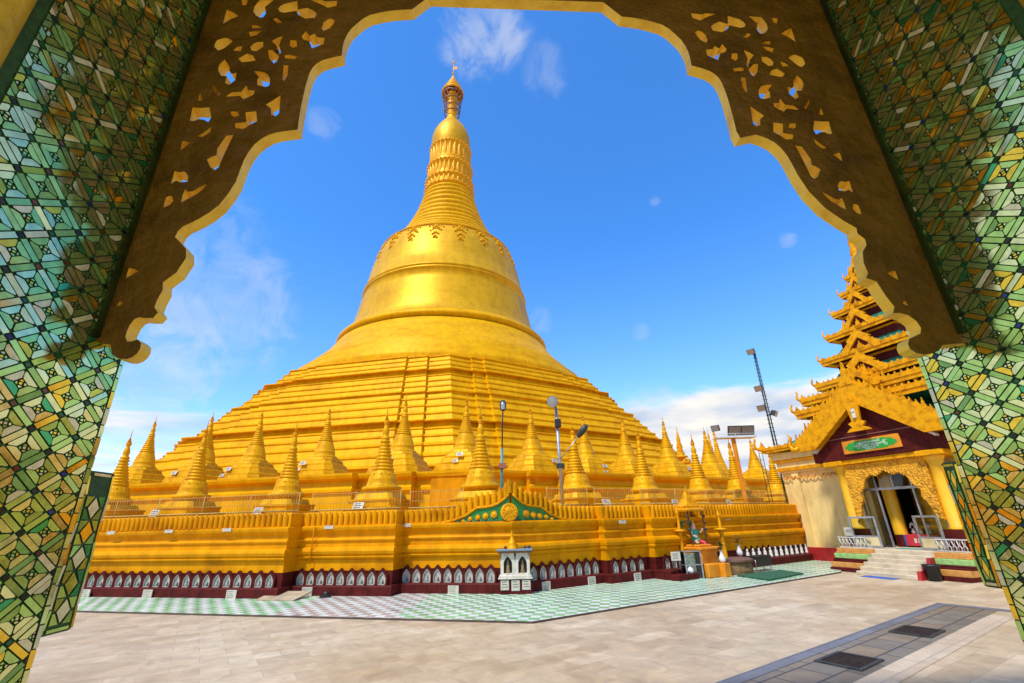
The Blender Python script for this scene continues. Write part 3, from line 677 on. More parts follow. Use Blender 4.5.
tf=lambda x,y,z: Vector((.72,-.2,2.44))+Vector((.62,-.1,.72)).normalized()*z+Vector((.76,0,-.65)).normalized()*x+Vector((0,1,0))*y
w=MB(); w.lathe([(.02,-.24),(.07,-.2),(.10,-.05),(.105,.08),(.08,.2),(.02,.25)],12,(0,0,0),tf=tf); w.build('side_lamp',darkm,L)
tf=lambda x,y,z: Vector((-.12,-.12,3.42))+Vector((-.25,-.9,-.25)).normalized()*z+Vector((.96,-.27,0))*x+Vector((-.07,-.24,.97))*y
w=MB(); w.lathe([(.02,-.2),(.07,-.17),(.16,.02),(.185,.1),(.185,.13)],18,(0,0,0),tf=tf); f_=w.build('floodlight',steel,L)
w=MB(); w.lathe([(.175,.125),(.1,.135),(.002,.14)],18,(0,0,0),tf=tf); w.build('lens',lensm,f_)
w=MB(); w.tube((-.03,0,3.2),(-.1,-.06,3.38),.025,n=6); w.build('bracket',darkm,L)
def flood(q,c,d,s=.28):
    c=Vector(c); d=Vector(d).normalized(); a=Vector((0,0,1)).cross(d).normalized(); b_=d.cross(a)
    L_=[[c+d*dd+a*(x*hw)+b_*(y*hh) for x,y in ((-1,-1),(1,-1),(1,1),(-1,1))] for dd,hw,hh in ((-.16,.12,.1),(-.05,s,s*.72),(.08,s*1.05,s*.78),(.09,s*.95,s*.7))]
    q.loft(L_,0,cap0=True); n=len(q.v); q.face(L_[-1],1)
b=P3(29.35,2.2,'R',1.7); L=root('floodlight_mast','tall dark ladder-runged mast with three sets of floodlights near shrine roof','mast',b)
w=MB(); H=8.15; w.tube((-.1,0,0),(-.035,0,H),.035,.028,n=6); w.tube((.1,0,0),(.035,0,H),.035,.028,n=6); w.tube((0,.12,0),(0,.04,H),.03,.024,n=6); w.build('pole',mat('mast_green',(.03,.06,.05),.5,.3),L)
w=MB()
for i in range(38): z=.25+i*.21; hw=.17-.05*z/H; w.tube((-hw,0,z),(hw,0,z),.013,n=5)
w.build('rungs',darkm,L)
for z,x in ((H+.02,-.18),(6.1,-.22),(5.05,-.3),(4.75,.3)):
    w=MB(); w.tube((0,0,z-.05),(x*.6,0,z-.05),.02,n=6); flood(w,(x,-.05,z),(-.75 if x<0 else .6,-.6,-.45),.19); w.build('floodlight',[darkm,lensm],L)
b=P3(25.35,1.9,'R',1.7); L=root('floodlight_rack','orange post carrying a rack of two wide dark floodlights and one small lamp','lamp',b)
w=MB(); w.bbox(-.075,.075,-.075,.075,0,3.15,0,.015); w.build('post',gold_o,L)
w=MB(); w.box(-.85,.95,-.2,.2,3.15,3.19); 
for x in (-.85,.05,.95): w.tube((x,-.2,3.19),(x,-.2,3.33),.014,n=5)
w.tube((-.85,-.2,3.33),(.95,-.2,3.33),.014,n=5); w.build('rack',whitem,L)
for x,s in ((.08,.28),(.66,.28)):
    w=MB(); flood(w,(x,-.1,3.5),(-.05,-.9,-.45),s); w.build('floodlight',[darkm,lensm],L)
w=MB(); flood(w,(-.75,-.1,3.62),(-.6,-.6,-.3),.17); w.build('small_floodlight',[darkm,lensm],L)
b=P3(27.75,.9,'R',1.7); L=root('ladder_pole','thin dark pole with rungs beside the cream shrine corner','pole',b)
w=MB(); w.tube((-.07,0,0),(-.07,0,2.6),.014,n=6); w.tube((.07,0,0),(.07,0,2.6),.014,n=6)
for i in range(9): w.tube((-.07,0,.2+i*.27),(.07,0,.2+i*.27),.01,n=5)
w.build('pole',darkm,L)

# ------------------------------------------------------------------ little white niche shrine at the wall corner
SH=(0,0,.035); px=Vector((-.06,11.90)); L=NS=root('niche_shrine','small white two-niche shrine with gold finial standing at the wall corner','shrine',(px.x,px.y,.035),R(-1.5))
w=MB(); w.bbox(-.46,.46,-.12,.62,0,.36,0,.01); w.build('base',maroon,L)
for x in (-.31,0,.31):
    w=MB(); w.bbox(x-.12,x+.12,-.14,-.1195,.08 if x==0 else .1,.34,0,.006)
    for i in range(3): w.box(x-.08,x+.05+.02*i,-.1425,-.139,.29-.06*i,.305-.06*i,1)
    w.build('plaque',[plaqm,textm],L)
w=MB(); w.bbox(-.50,.50,-.17,.62,.36,.40,0,.01); w.bbox(-.47,.47,-.15,.60,.40,.455,0,.01); w.build('ledge',white,L)
w=MB()
F=lambda y:(lambda x,z:(x,y,z))
# front face with two pointed openings, built as outer strips around each opening
def front(x0,x1):
    cx=(x0+x1)/2; I=[(cx+x,z) for x,z in arch_loop(.125,.26,.42,.50)]
    Oo=arch_loop((x1-x0)/2,.30,.53,.455); O2=[]
    hw=(x1-x0)/2
    for (x,z),(ox,oz) in zip(I,Oo):
        O2.append((cx+ox,oz))
    n=len(I)
    O2=[]
    for i,(x,z) in enumerate(I):
        if i==0: O2.append((x0,.455))
        elif i==n-1: O2.append((x1,.455))
        elif i==1: O2.append((x0,.76))
        elif i==n-2: O2.append((x1,.76))
        else:
            f=(i-1)/(n-3); O2.append((x0+(x1-x0)*f,1.0 if 2<=i<=n-3 else .76))
    w.loft([[(x,-.1,z) for x,z in O2],[(x,-.1,z) for x,z in I],[(x,.06,z) for x,z in I]],0,closed=True)
front(-.43,0); front(0,.43)
w.box(-.43,-.425,-.1,.58,.455,1.0); w.box(.425,.43,-.1,.58,.455,1.0); w.box(-.42,.42,.06,.58,.455,1.0,1)
w.build('body',[white,mat('niche_dark',(.05,.045,.04),.7)],L)
for x in (-.215,.215):
    w=MB(); w.lathe([(.06,.5),(.07,.55),(.045,.6),(.05,.68),(.03,.72),(.035,.76),(.005,.84)],10,(x,0,0)); w.build('figure',[mat('dim_gold_figure',(.25,.17,.07),.5,.2)],L)
w=MB(); w.bbox(-.50,.50,-.2,.62,1.0,1.045,0,.01); w.bbox(-.53,.53,-.23,.64,1.047,1.10,1,.012); w.build('roof',[mat('red_brown_trim',(.22,.07,.03),.6),mat('slate_roof',(.16,.20,.24),.45)],L)
w=MB(); w.lathe([(.16,1.10),(.16,1.14),(.12,1.17),(.13,1.22),(.10,1.26),(.055,1.36),(.03,1.45),(.035,1.47),(.006,1.58)],14,(-.08,.0,0)); w.build('finial',gold_d,L)
w=MB(); w.sphere((-.28,.0,1.135),.045,8); w.sphere((.42,.05,1.14),.06,8,sz=.6); w.sphere((.3,.1,1.13),.04,8); w.build('offering_bowl',darkm,L)
NS.scale=(.80,.80,.86)
# plank and bits on the ground at the fold of the wall
p=fp('L',5.05,.75,.035); o=root('plank','worn plywood plank lying slanted against the maroon wall base','plank',p,AL)
w=MB(); tf=lambda x,y,z:(x,y,z+.10*(y+.35)/.7+.005); w.box(-.65,.35,-.35,.3,0,.02,0,tf); w.build('board',ply,o)
p=fp('L',4.25,.55,.035); o=MB(); o.sphere((0,0,.07),.07,10); o.box(-.12,.1,-.07,.07,0,.05); tag(o.build('bag',black,None,p),'small black bag beside the plywood plank at the wall foot','bag')

# ------------------------------------------------------------------ image shrine group on the right of the wall
p=fp('R',4.95,.72,.035); o=root('ledge_platform','low maroon ledge in front of the last niches left of the glass cabinet','ledge',p,AR)
w=MB(); w.bbox(-.75,.45,-.25,.38,0,.14,0,.01); w.bbox(-.72,.42,.05,.38,.1408,.22,0,.01); w.build('steps',maroon,o)
p=fp('R',4.45,.74,.175); o=root('sign_stand','small white sign on a thin stand on the maroon ledge','sign',p,AR-.5)
w=MB(); w.bbox(-.13,.13,-.02,0,.32,.54,0,.004)
for i in range(3): w.box(-.09,.06,-.0225,-.019,.48-.05*i,.495-.05*i,1)
w.build('sign_board',[plaqm,textm],o); 
for x in (-.11,.11):
    w=MB(); w.tube((x,.0,0),(x,0,.34),.012,n=6); w.build('leg',darkm,o)
p=fp('R',4.8,.88,.175); w=MB(); w.lathe([(.03,0),(.07,.03),(.085,.08),(.06,.13),(.03,.15),(.04,.17)],12); tag(w.build('vase',mat('white_glaze',(.7,.7,.72),.25),None,p),'round white pot standing beside the small sign on the ledge','pot')
o=root('glass_cabinet','greyish glass donation cabinet with metal frame at the foot of the image altar','cabinet',(4.72,13.84,.035),R(10))
w=MB(); 
for x in (-.23,.23):
    for y in (-.16,.16): w.box(x-.015,x+.015,y-.015,y+.015,0,.68)
for z in (0,.33,.665):
    w.box(-.215,.215,-.172,-.148,z,z+.02); w.box(-.215,.215,.148,.172,z,z+.02); w.box(-.242,-.218,-.145,.145,z,z+.02); w.box(.218,.242,-.145,.145,z,z+.02)
w.build('frame',steel,o)
w=MB(); w.box(-.214,.214,-.162,-.158,.022,.664); w.box(-.232,-.228,-.144,.144,.022,.664); w.box(.228,.232,-.144,.144,.022,.664); w.box(-.214,.214,-.14,.14,.685,.69); w.build('glass',glassm,o)
w=MB(); w.box(-.2,.2,-.13,.15,.02,.05); w.box(-.2,.2,.10,.14,.05,.6); w.build('contents',mat('banknotes',(.40,.42,.36),.7,0,.4,18),o)
IM=Vector((5.30,14.55,.035)); o=root('image_altar','golden altar with canopied green-robed image and stepped pedestal','altar',IM,AR)
w=MB(); w.bbox(-.75,.75,-.45,.45,0,.14,0,.02); w.bbox(-.6,-.05,-.62,-.4,0,.34,0,.02); w.build('pedestal',gold_o,o)
w=MB(); w.bbox(-.36,.36,-.3,.4,.14,.66,0,.02); w.bbox(-.42,.42,-.36,.42,.66,.74,0,.02); w.bbox(-.30,.30,-.2,.4,.74,.80,0,.02); w.build('altar_block',gold_o,o)
for x,y in ((-.33,-.02),(.33,-.02),(-.33,.36),(.33,.36)):
    w=MB(); w.lathe([(.022,.8),(.018,1.0),(.024,1.02),(.016,1.3),(.02,1.72)],8,(x,y,0))
    for k in range(3): w.sphere((x+(-.05 if x<0 else .05),y,1.2+.18*k),.045,6)
    w.build('canopy_post',darkm,o)
w=MB(); w.loft([[(sx*h,sy*h*.6+.17,z) for sx,sy in ((-1,-1),(1,-1),(1,1),(-1,1))] for h,z in ((.42,1.70),(.44,1.75),(.28,1.80),(.3,1.84),(.2,2.0),(.1,2.18),(.04,2.34),(.005,2.45))],0,cap0=True); w.build('canopy',gold_d,o)
# the image: one continuous figure with robe, crossed legs and raised hand
def image(parent):
    me=bpy.data.meshes.new('figure'); import bmesh
    J=[((0,.12,.84),.10),((0,.12,1.0),.095),((0,.11,1.14),.11),((0,.11,1.22),.05),((0,.10,1.31),.062),((0,.10,1.38),.04),((0,.10,1.47),.012),
       ((-.13,.10,1.16),.045),((-.18,.04,1.04),.034),((-.10,-.06,1.0),.026),((.13,.10,1.16),.045),((.21,.04,1.10),.034),((.19,-.06,1.22),.024),
       ((-.11,.02,.88),.06),((-.16,-.12,.84),.05),((.11,.02,.88),.06),((.13,-.13,.82),.05),((.1,-.15,.68),.03)]
    E_=[(0,1),(1,2),(2,3),(3,4),(4,5),(5,6),(2,7),(7,8),(8,9),(2,10),(10,11),(11,12),(0,13),(13,14),(0,15),(15,16),(16,17)]
    me.from_pydata([j[0] for j in J],E_,[]); ob=bpy.data.objects.new('figure',me); COL.objects.link(ob)
    sk=ob.modifiers.new('s','SKIN'); 
    if not me.skin_vertices: 
        bm=bmesh.new(); bm.from_mesh(me); bm.verts.layers.skin.verify(); bm.to_mesh(me); bm.free()
    for i,(p_,r_) in enumerate(J): me.skin_vertices[0].data[i].radius=(r_,r_)
    me.skin_vertices[0].data[0].use_root=True
    sb=ob.modifiers.new('d','SUBSURF'); sb.levels=1; sb.render_levels=1
    dg=bpy.context.evaluated_depsgraph_get(); nm=bpy.data.meshes.new_from_object(ob.evaluated_get(dg)); 
    bpy.data.objects.remove(ob); nm.name='figure'
    nm.materials.clear()
    for m_ in (cloth_g,cloth_r,skin,gold_d): nm.materials.append(m_)
    for p_ in nm.polygons:
        c=p_.center; p_.use_smooth=True
        p_.material_index = 3 if c.z>1.36 else (2 if c.z>1.2 or (abs(c.x)>.17) else (1 if c.z<.94 and c.x>.0 else (2 if c.x<-.02 and c.y<0 and c.z>.9 else 0)))
    x=bpy.data.objects.new('figure',nm); COL.objects.link(x); x.parent=parent; return x
fig=image(o)
w=MB()
for k in range(10):
    aa=k*math.pi/9; w.sphere((.3*math.cos(aa),.34,1.12+.34*math.sin(aa)),.05,6)
w.build('halo',[mat('halo_green',(.03,.16,.10),.5)],o)
def gpost(az,d,top,label):
    r=root('lamp_pillar',label,'pillar',(d*math.sin(R(az)),d*math.cos(R(az)),.035),AR,'golden pillars flanking the image altar')
    w=MB(); w.lathe([(.16,0),(.16,.12),(.10,.18),(.075,.25),(.06,.7),(.055,1.05),(.09,1.08),(.06,1.12),(.045,1.2),(.04,top-.12)],12); w.build('shaft',gold_d,r)
    w=MB(); w.lathe([(.05,1.12),(.2,1.16),(.21,1.19),(.05,1.22)],14); w.build('plate',gold_d,r)
    w=MB(); w.lathe([(.04,top-.12),(.07,top-.06),(.05,top),(.005,top+.14)],10); w.build('finial',gold_d,r)
gpost(18.2,15.35,1.72,'golden pillar with round plate behind the glass cabinet')
gpost(22.4,16.2,1.62,'golden pillar with round plate between image altar and black bench')
o=root('planter','round brown stone planter holding offerings beside the altar','planter',(6.22,14.82,.035),AR)
w=MB(); w.lathe([(.56,0),(.58,.1),(.55,.28),(.57,.3)],20,cap1=True,smooth=False); w.build('tub',terr,o)
w=MB(); w.lathe([(.60,.31),(.62,.33),(.62,.38),(.56,.40),(.02,.40)],20,smooth=False); w.build('rim',mat('planter_rim',(.16,.08,.05),.7),o)
for x,y,lab in ((5.68,14.02,'white vase standing in front of the golden altar block'),(6.75,15.28,'white vase with green sprigs beside the black bench')):
    o=root('flower_vase',lab,'vase',(x,y,.38 if x<6.5 else .44),0,'white flower vases by the altar')
    w=MB(); w.lathe([(.04,0),(.085,.05),(.09,.12),(.04,.22),(.035,.28),(.06,.31)],12,cap0=True); w.build('vessel',mat('white_glaze',(.72,.72,.72),.25),o)
    w=MB()
    for k in range(26):
        aa=rnd.random()*6.28; rr=rnd.random()*.12; z=.34+rnd.random()*.22
        w.face([(rr*math.cos(aa)+.04*math.cos(aa+i*1.57),rr*math.sin(aa)+.04*math.sin(aa+i*1.57),z+.02*(i%2)) for i in range(4)])
    w.tube((0,0,.28),(.01,0,.5),.008,n=5); w.build('sprigs',leafm,o)
# plinths the vases stand on
w=MB(); w.bbox(-.14,.14,-.12,.12,0,.345,0,.015); tag(w.build('stone_plinth',gold_o,None,(5.68,14.02,.035),AR),'small orange plinth carrying the white vase in front of the altar','plinth')
o=root('bench','low black-topped bench with thin metal legs behind the green rug','bench',(7.22,15.15,.035),AR)
w=MB(); w.bbox(-.42,.42,-.16,.16,.36,.42,0,.01); w.box(-.40,.40,-.155,-.135,.16,.359); w.build('top',black,o)
for x in (-.38,.38):
    for y in (-.12,.12):
        w=MB(); w.tube((x,y,0),(x,y,.36),.014,n=6); w.build('leg',steel,o)
o=MB(); o.prism([(5.99,13.98),(6.3,12.9),(7.85,14.05),(7.72,15.0),(7.3,14.75)],lambda x,y:(x,y,.075),lambda x,y:(x,y,.036)); 
tag(o.build('prayer_rug',greenmat),'dark green prayer rug on the tiled apron by the black bench','rug')

# ------------------------------------------------------------------ pyatthat shrine on the right (local x along the front, y inwards)
SO=Vector((9.63,13.0,0)); SR=math.atan2(-.94037623,.34013608)
S=root('pyatthat_shrine','ornate gold and maroon shrine with tall tiered roof, gabled porch and cream walls','shrine',SO,SR)
UC=-.40
def flame(q,tf,x,z,w,h,th=.05,m=0):
    P=[(-w,0),(-w*.75,.35*h),(-w*.4,.45*h),(-w*.45,.62*h),(-w*.12,.72*h),(0,h),(w*.12,.72*h),(w*.45,.62*h),(w*.4,.45*h),(w*.75,.35*h),(w,0)]
    q.prism(P,lambda a,b:tf(x+a,-th,z+b),lambda a,b:tf(x+a,th,z+b),m)
# hall walls with a doorway inside the porch
w=MB()
w.box(-5.0,-1.88,2.7,2.95,.46,3.05); w.box(1.08,4.2,2.7,2.95,.46,3.05); w.box(-1.879,1.079,2.705,2.945,2.7,3.05)
w.box(-5.0,-4.75,2.951,9.0,.46,3.05); w.box(3.95,4.2,2.951,9.0,.46,3.05); w.box(-4.749,3.949,8.75,9.0,.46,3.05)
for x in (-4.42,-2.2): w.box(x-.14,x+.14,2.63,2.699,.46,3.05)
w.build('wall',cream,S)
w=MB(); w.box(-5.05,-1.70,2.60,2.94,0,.46); w.box(-5.06,-4.7,2.941,9.05,0,.46); w.build('skirting',red,S)
w=MB(); w.box(.9,4.25,2.60,2.94,0,.46); w.box(3.9,4.26,2.941,9.05,0,.46); w.build('skirting',red,S)
w=MB(); w.box(-5.06,4.26,2.62,2.98,3.051,3.13); w.box(-5.12,4.32,2.56,3.0,3.131,3.25,1); w.box(-5.08,4.28,2.60,3.0,3.251,3.45); w.box(-5.15,4.35,2.52,3.0,3.451,3.55,1); w.box(-5.18,4.38,2.48,3.0,3.551,3.80)
w.box(-5.07,-4.7,3.001,9.0,3.051,3.8); w.box(3.9,4.27,3.001,9.0,3.051,3.8); w.build('cornice',[cream,gold_d],S)
w=MB()
x=-4.95
while x<-1.8:
    pts=[(x+.13+.13*math.cos(a),2.615,2.93-.10*math.sin(a)) for a in [math.pi*i/8 for i in range(9)]]; w.path(pts,.022,6); w.sphere((x+.13,2.62,2.9),.03,6); x+=.29
w.build('festoon',gold_o,S)
# hall roof, hipped, green with a gold fascia
def hip(q,x0,x1,y0,y1,z0,ov,zt,inset,m=0): 
    q.loft([[(x0-ov,y0-ov,z0),(x1+ov,y0-ov,z0),(x1+ov,y1+ov,z0),(x0-ov,y1+ov,z0)],[(x0+inset*.45,y0+inset*.45,z0+(zt-z0)*.38),(x1-inset*.45,y0+inset*.45,z0+(zt-z0)*.38),(x1-inset*.45,y1-inset*.45,z0+(zt-z0)*.38),(x0+inset*.45,y1-inset*.45,z0+(zt-z0)*.38)],[(x0+inset,y0+inset,zt),(x1-inset,y0+inset,zt),(x1-inset,y1-inset,zt),(x0+inset,y1-inset,zt)]],m,cap0=True,cap1=True)
w=MB(); hip(w,-5.0,4.2,2.7,9.0,3.93,.33,5.6,2.4); w.build('hall_roof',roofgrn,S)
def fascia(q,x0,x1,y0,y1,z,h,step=.22,fh=.14,corner=.5,tip=None):
    """gilded eave board with a row of small flames and upswept corner finials"""
    t=.05
    q.box(x0-t,x1+t,y0-t,y0,z,z+h); q.box(x0-t,x1+t,y1,y1+t,z,z+h); q.box(x0-t,x0,y0+.001,y1-.001,z,z+h); q.box(x1,x1+t,y0+.001,y1-.001,z,z+h)
    q.box(x0-t-.03,x1+t+.03,y0-t-.03,y0-t-.001,z+h*.55,z+h+.03); q.box(x0-t-.03,x0-t-.001,y0-t,y1,z+h*.55,z+h+.031)
    n=max(2,int((x1-x0)/step))
    for i in range(n):
        x=x0+(i+.5)*(x1-x0)/n; flame(q,lambda a,b,c:(a,y0-.03+b,c),x,z+h,step*.42,fh,.02)
    n2=max(2,int((y1-y0)/step))
    for i in range(n2):
        y=y0+(i+.5)*(y1-y0)/n2; flame(q,lambda a,b,c:(x0-.03+b,a,c),y,z+h,step*.42,fh,.02)
    for sx,sy,X,Y in ((-1,-1,x0,y0),(1,-1,x1,y0),(-1,1,x0,y1)):
        dx,dy=sx*.7,sy*.7; c=corner
        pts=[(X-dx*c*.5,Y-dy*c*.5,z+h*.6),(X,Y,z+h*.75),(X+dx*c*.45,Y+dy*c*.45,z+h+c*.12),(X+dx*c*.5,Y+dy*c*.5,z+h+c*.45),(X+dx*c*.38,Y+dy*c*.38,z+h+c*.75),(X+dx*c*.5,Y+dy*c*.5,z+h+c*1.0)]
        q.path(pts,[.09*c*1.6,.09*c*1.6,.085*c*1.6,.07*c*1.5,.045*c*1.5,.01],6)
        flame(q,lambda a,b,cc:(X+a*.7*sx,Y+b+a*.7*sy,cc),0,z+h,c*.22,c*.55,.025)
w=MB(); fascia(w,-5.35,4.55,2.35,9.35,3.86,.17,.24,.09,.55); w.build('eave_fascia',gold_d,S)
# tiered tower: storeys and roofs
QT=3.5
T=[(2.20,4.66),(2.02,5.08),(1.63,5.55),(1.38,6.40),(1.13,7.25),(.86,8.10),(.57,8.80),(.35,9.42)]
w=MB(); w2=MB(); w3=MB(); w4=MB()
for i,(s,z) in enumerate(T):
    nz=T[i+1][1] if i<len(T)-1 else 10.0; ns=T[i+1][0] if i<len(T)-1 else .22
    inner=ns*.80
    # roof skirt
    w.loft([[(UC+sx*h,QT+sy*h,zz) for sx,sy in ((-1,-1),(1,-1),(1,1),(-1,1))] for h,zz in ((s*.97,z+.08),(s*.80,z+.24),(inner+.03,z+(nz-z)*.62))],0,cap0=True)
    # storey body
    w2.box(UC-inner,UC+inner,QT-inner,QT+inner,z+(nz-z)*.35,nz+.08)
    # gold band under next eave
    w3.box(UC-inner-.03,UC+inner+.03,QT-inner-.03,QT+inner+.03,nz-.07,nz+.0)
    fascia(w3,UC-s,UC+s,QT-s,QT+s,z,.14+.045*s,.17,.08+.015*s,.20+.07*s)
    # front and left gablets standing on each eave
    gh=(nz-z)*(.86 if i>1 else 1.3); gw=s*(.44 if i>1 else .3)
    for fr in (0,1):
        tf=(lambda a,b,c,yy=QT-s-.05:(UC+a,yy+b,c)) if fr==0 else (lambda a,b,c,xx=UC-s-.05:(xx+b,QT+a,c))
        bz=z+.10
        for k in (-1,1):
            w3.prism([(k*gw,0),(k*gw*1.12,gh*.16),(k*gw*.55,gh*.52),(k*gw*.62,gh*.6),(0,gh*1.0),(0,gh*.66),(k*gw*.45,gh*.3),(k*gw*.7,0)][::k],lambda a,c:tf(a,-.05,bz+c),lambda a,c:tf(a,.07,bz+c))
        flame(w3,tf,0,bz+gh*.62,gw*.2,gh*.62,.04)
        flame(w3,tf,0,bz+.0,gw*.25,gh*.5,.03)
        for k in (-1,1):
            for ff in (.3,.55,.8): flame(w3,tf,k*gw*(1-ff*.95),bz+gh*ff*.9,gw*.1,gh*.2,.03)
        w4.prism([(-gw*.7,0),(gw*.7,0),(0,gh*.7)],lambda a,c:tf(a,.03,bz+c),lambda a,c:tf(a,.25,bz+c))
w.build('tower_roof',roofgrn,S); w2.build('tower_storey',maroon,S); w3.build('tower_gilding',gold_d,S); w4.build('gablet_panel',maroon,S)
w=MB(); w.lathe([(.26,9.95),(.30,10.0),(.22,10.12),(.24,10.2),(.15,10.4),(.19,10.48),(.12,10.8),(.14,10.9),(.07,11.4),(.10,11.45),(.05,11.8),(.012,12.4)],14,(UC,QT,0)); w.build('tower_finial',gold_d,S)
# porch: floor, plinth courses, steps
w=MB(); w.box(-1.9,1.1,.98,2.72,.5,.62); w.build('porch_floor',stone,S)
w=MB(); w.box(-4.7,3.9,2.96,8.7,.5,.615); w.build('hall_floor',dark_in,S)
w=MB()
for x0,x1 in ((-2.15,-1.09),(.44,1.3)):
    for z0,z1,y0,m in ((0,.10,.42,0),(.10,.24,.50,1),(.24,.29,.60,0),(.29,.33,.66,0),(.33,.46,.72,2),(.46,.497,.82,1),(.497,.60,.88,1)):
        w.bbox(x0,x1,y0,2.58 if x0<0 else 2.55,z0+.0008,z1,m,.008)
w.build('plinth',[maroon,orange,ltgreen],S)
w=MB()
for i in range(6):
    z=.62*(i+1)/6.15; w.bbox(-1.08,.43,.0+.19*i,.19*i+.235 if i<5 else 1.2,max(0,z-.11),z,0,.012)
    if i: w.box(-1.07,.42,.19*i+.02,1.15,0.0,z-.112,0)
w.build('stairs',stone,S)
w=MB(); w.prism([(0.0,0),(0.06,.2),(.25,.2),(.3,.34),(.5,.34),(.55,.47),(.85,.47),(.85,0)],lambda y,z:(.4305,y,z),lambda y,z:(.5205,y,z)); w.build('stair_cheek',red,S)
# columns
for x in (-1.68,.88):
    w=MB(); w.lathe([(.20,1.12),(.215,1.14),(.17,1.2),(.165,2.3),(.16,2.78),(.19,2.8),(.18,2.84),(.22,2.88),(.24,2.95)],20,(x,1.42,0)); c_=w.build('column',yellow,S)
    w=MB(); w.box(x-.24,x+.24,1.18,1.66,.605,1.12); w.build('pedestal',maroon,c_)
w=MB(); w.bbox(-2.05,-1.42,1.1,2.6,2.952,3.10,0,.02); w.bbox(.62,1.3,1.1,2.6,2.952,3.10,0,.02); w.box(-1.419,.619,1.16,1.5,2.98,3.099); w.build('lintel',gold_d,S)
# fretted arch between the columns
def curve_mesh(name,splines,thick,mats,parent,tf,bev=0.0):
    cu=bpy.data.curves.new(name,'CURVE'); cu.dimensions='2D'; cu.fill_mode='BOTH'; cu.extrude=thick/2; cu.bevel_depth=bev; cu.bevel_resolution=1; cu.offset=-bev
    for s in splines:
        p=cu.splines.new('POLY'); p.points.add(len(s)-1); p.use_cyclic_u=True
        for i,(x,y) in enumerate(s): p.points[i].co=(x,y,0,1)
    ob=bpy.data.objects.new(name,cu); COL.objects.link(ob)
    dg=bpy.context.evaluated_depsgraph_get(); me=bpy.data.meshes.new_from_object(ob.evaluated_get(dg)); bpy.data.objects.remove(ob); bpy.data.curves.remove(cu)
    me.name=name; me.materials.clear()
    for m_ in mats: me.materials.append(m_)
    for v in me.vertices: v.co=tf(v.co.x,v.co.y,v.co.z)
    for p_ in me.polygons: p_.use_smooth=False
    me.update()
    o=bpy.data.objects.new(name,me); COL.objects.link(o); o.parent=parent
    return o
base=[(-1.52,1.35),(-1.38,1.45),(-1.30,1.75),(-1.18,1.95),(-1.22,2.12),(-1.05,2.3),(-.98,2.5),(-.78,2.62),(-.62,2.58),(-.4,2.72)]
arch=[]
full=base+[(2*UC-x,z) for x,z in reversed(base[:-1])]
for (xa,za),(xb,zb) in zip(full,full[1:]):
    for i in range(6):
        f=i/6; jj=.025*(1 if i%2 else -1); arch.append((xa+(xb-xa)*f, za+(zb-za)*f+jj))
arch.append(full[-1])
fret=arch+[(.735,1.35),(.735,2.975),(-1.535,2.975),(-1.535,1.35)]
fretm=mat('gilt_fretwork',(.80,.37,.008),.45,.2,.25,9,1.0,16,dirt=(.42,.16,.006),bdist=.08)
curve_mesh('fretwork_arch',[fret],.08,[fretm],S,lambda x,y,z:(x,1.30-z,y))
# gable of the porch
w=MB(); w.prism([(-2.3,3.11),(1.5,3.11),(1.5,3.45),(UC,4.98),(-2.3,3.45)],lambda x,z:(x,1.12,z),lambda x,z:(x,2.5,z)); w.build('gable_panel',maroon,S)
w=MB(); w.box(-2.2,1.4,1.10,1.1195,3.74,3.765); w.build('gable_moulding',mat('dull_rose',(.22,.09,.08),.6),S)
w=MB()
for k in (-1,1):
    for (b0,h,y0,y1,ex,zz) in ((2.20,.34,.86,1.118,5.12,3.52),(1.15,.22,1.5,1.75,5.62,4.75)):
        # sloping rake board
        pts=[(UC+k*b0,zz),(UC+k*(b0+.10),zz+h*.8),(UC+k*.0,ex+h*.9),(UC,ex-.42),(UC+k*(b0-.62),zz)]
        w.prism(pts[::k],lambda x,z:(x,y0,z),lambda x,z:(x,y1,z))
        n=int(b0/.13)
        for i in range(n):
            f=(i+.5)/n; X=UC+k*(b0+.05)*(1-f); Z=zz+h*.75+(ex+h*.9-zz-h*.75)*f; flame(w,lambda a,b,c:(a,y0+.05+b,c),X,Z-.03,.06,.2 if i%3 else .32,.03)
        w.path([(UC+k*(b0-.05),y0+.05,zz+.1),(UC+k*(b0+.2),y0+.05,zz+.08),(UC+k*(b0+.32),y0+.05,zz+.28),(UC+k*(b0+.22),y0+.05,zz+.5),(UC+k*(b0+.3),y0+.05,zz+.66)],[.09,.09,.07,.05,.01],6)
flame(w,lambda a,b,c:(a,.9+b,c),UC,5.25,.2,.75,.06)
w.build('gable_rake',gold_d,S)
w=MB()
for k in (-1,1):
    w.prism([(UC+k*1.75,3.40),(UC+k*1.75,3.47),(UC+k*.1,4.74),(UC+k*.1,4.66)][::k],lambda x,z:(x,.95,z),lambda x,z:(x,1.117,z))
w.build('rake_soffit',white,S)
w=MB(); 
for k in (-1,1):
    w.face([(UC+k*2.25,1.125,3.65),(UC+k*2.25,3.2,3.65),(UC,3.2,5.28),(UC,1.125,5.28)][::k])
w.build('porch_roof',roofgrn,S)
w=MB(); tf=lambda a,b,c:(UC+.0+a*1.25,.82+b,c-.02)
w.prism([(-.28,3.86),(-.2,3.94),(-.12,3.98),(-.2,4.1),(-.1,4.16),(-.14,4.62),(-.06,4.8),(0,5.0),(.06,4.8),(.14,4.62),(.1,4.16),(.2,4.1),(.12,3.98),(.2,3.94),(.28,3.86)],lambda a,c:tf(a,-.05,c),lambda a,c:tf(a,.03,c)); w.build('gable_pendant',gold_d,S)
w=MB(); w.box(UC-.06,UC+.06,.762,.7685,4.2,4.5); w.sphere((UC,.76,4.42),.04,8); w.lathe([(.06,4.22),(.045,4.36)],8,(UC,.76,0)); w.build('gable_figure',white,S)
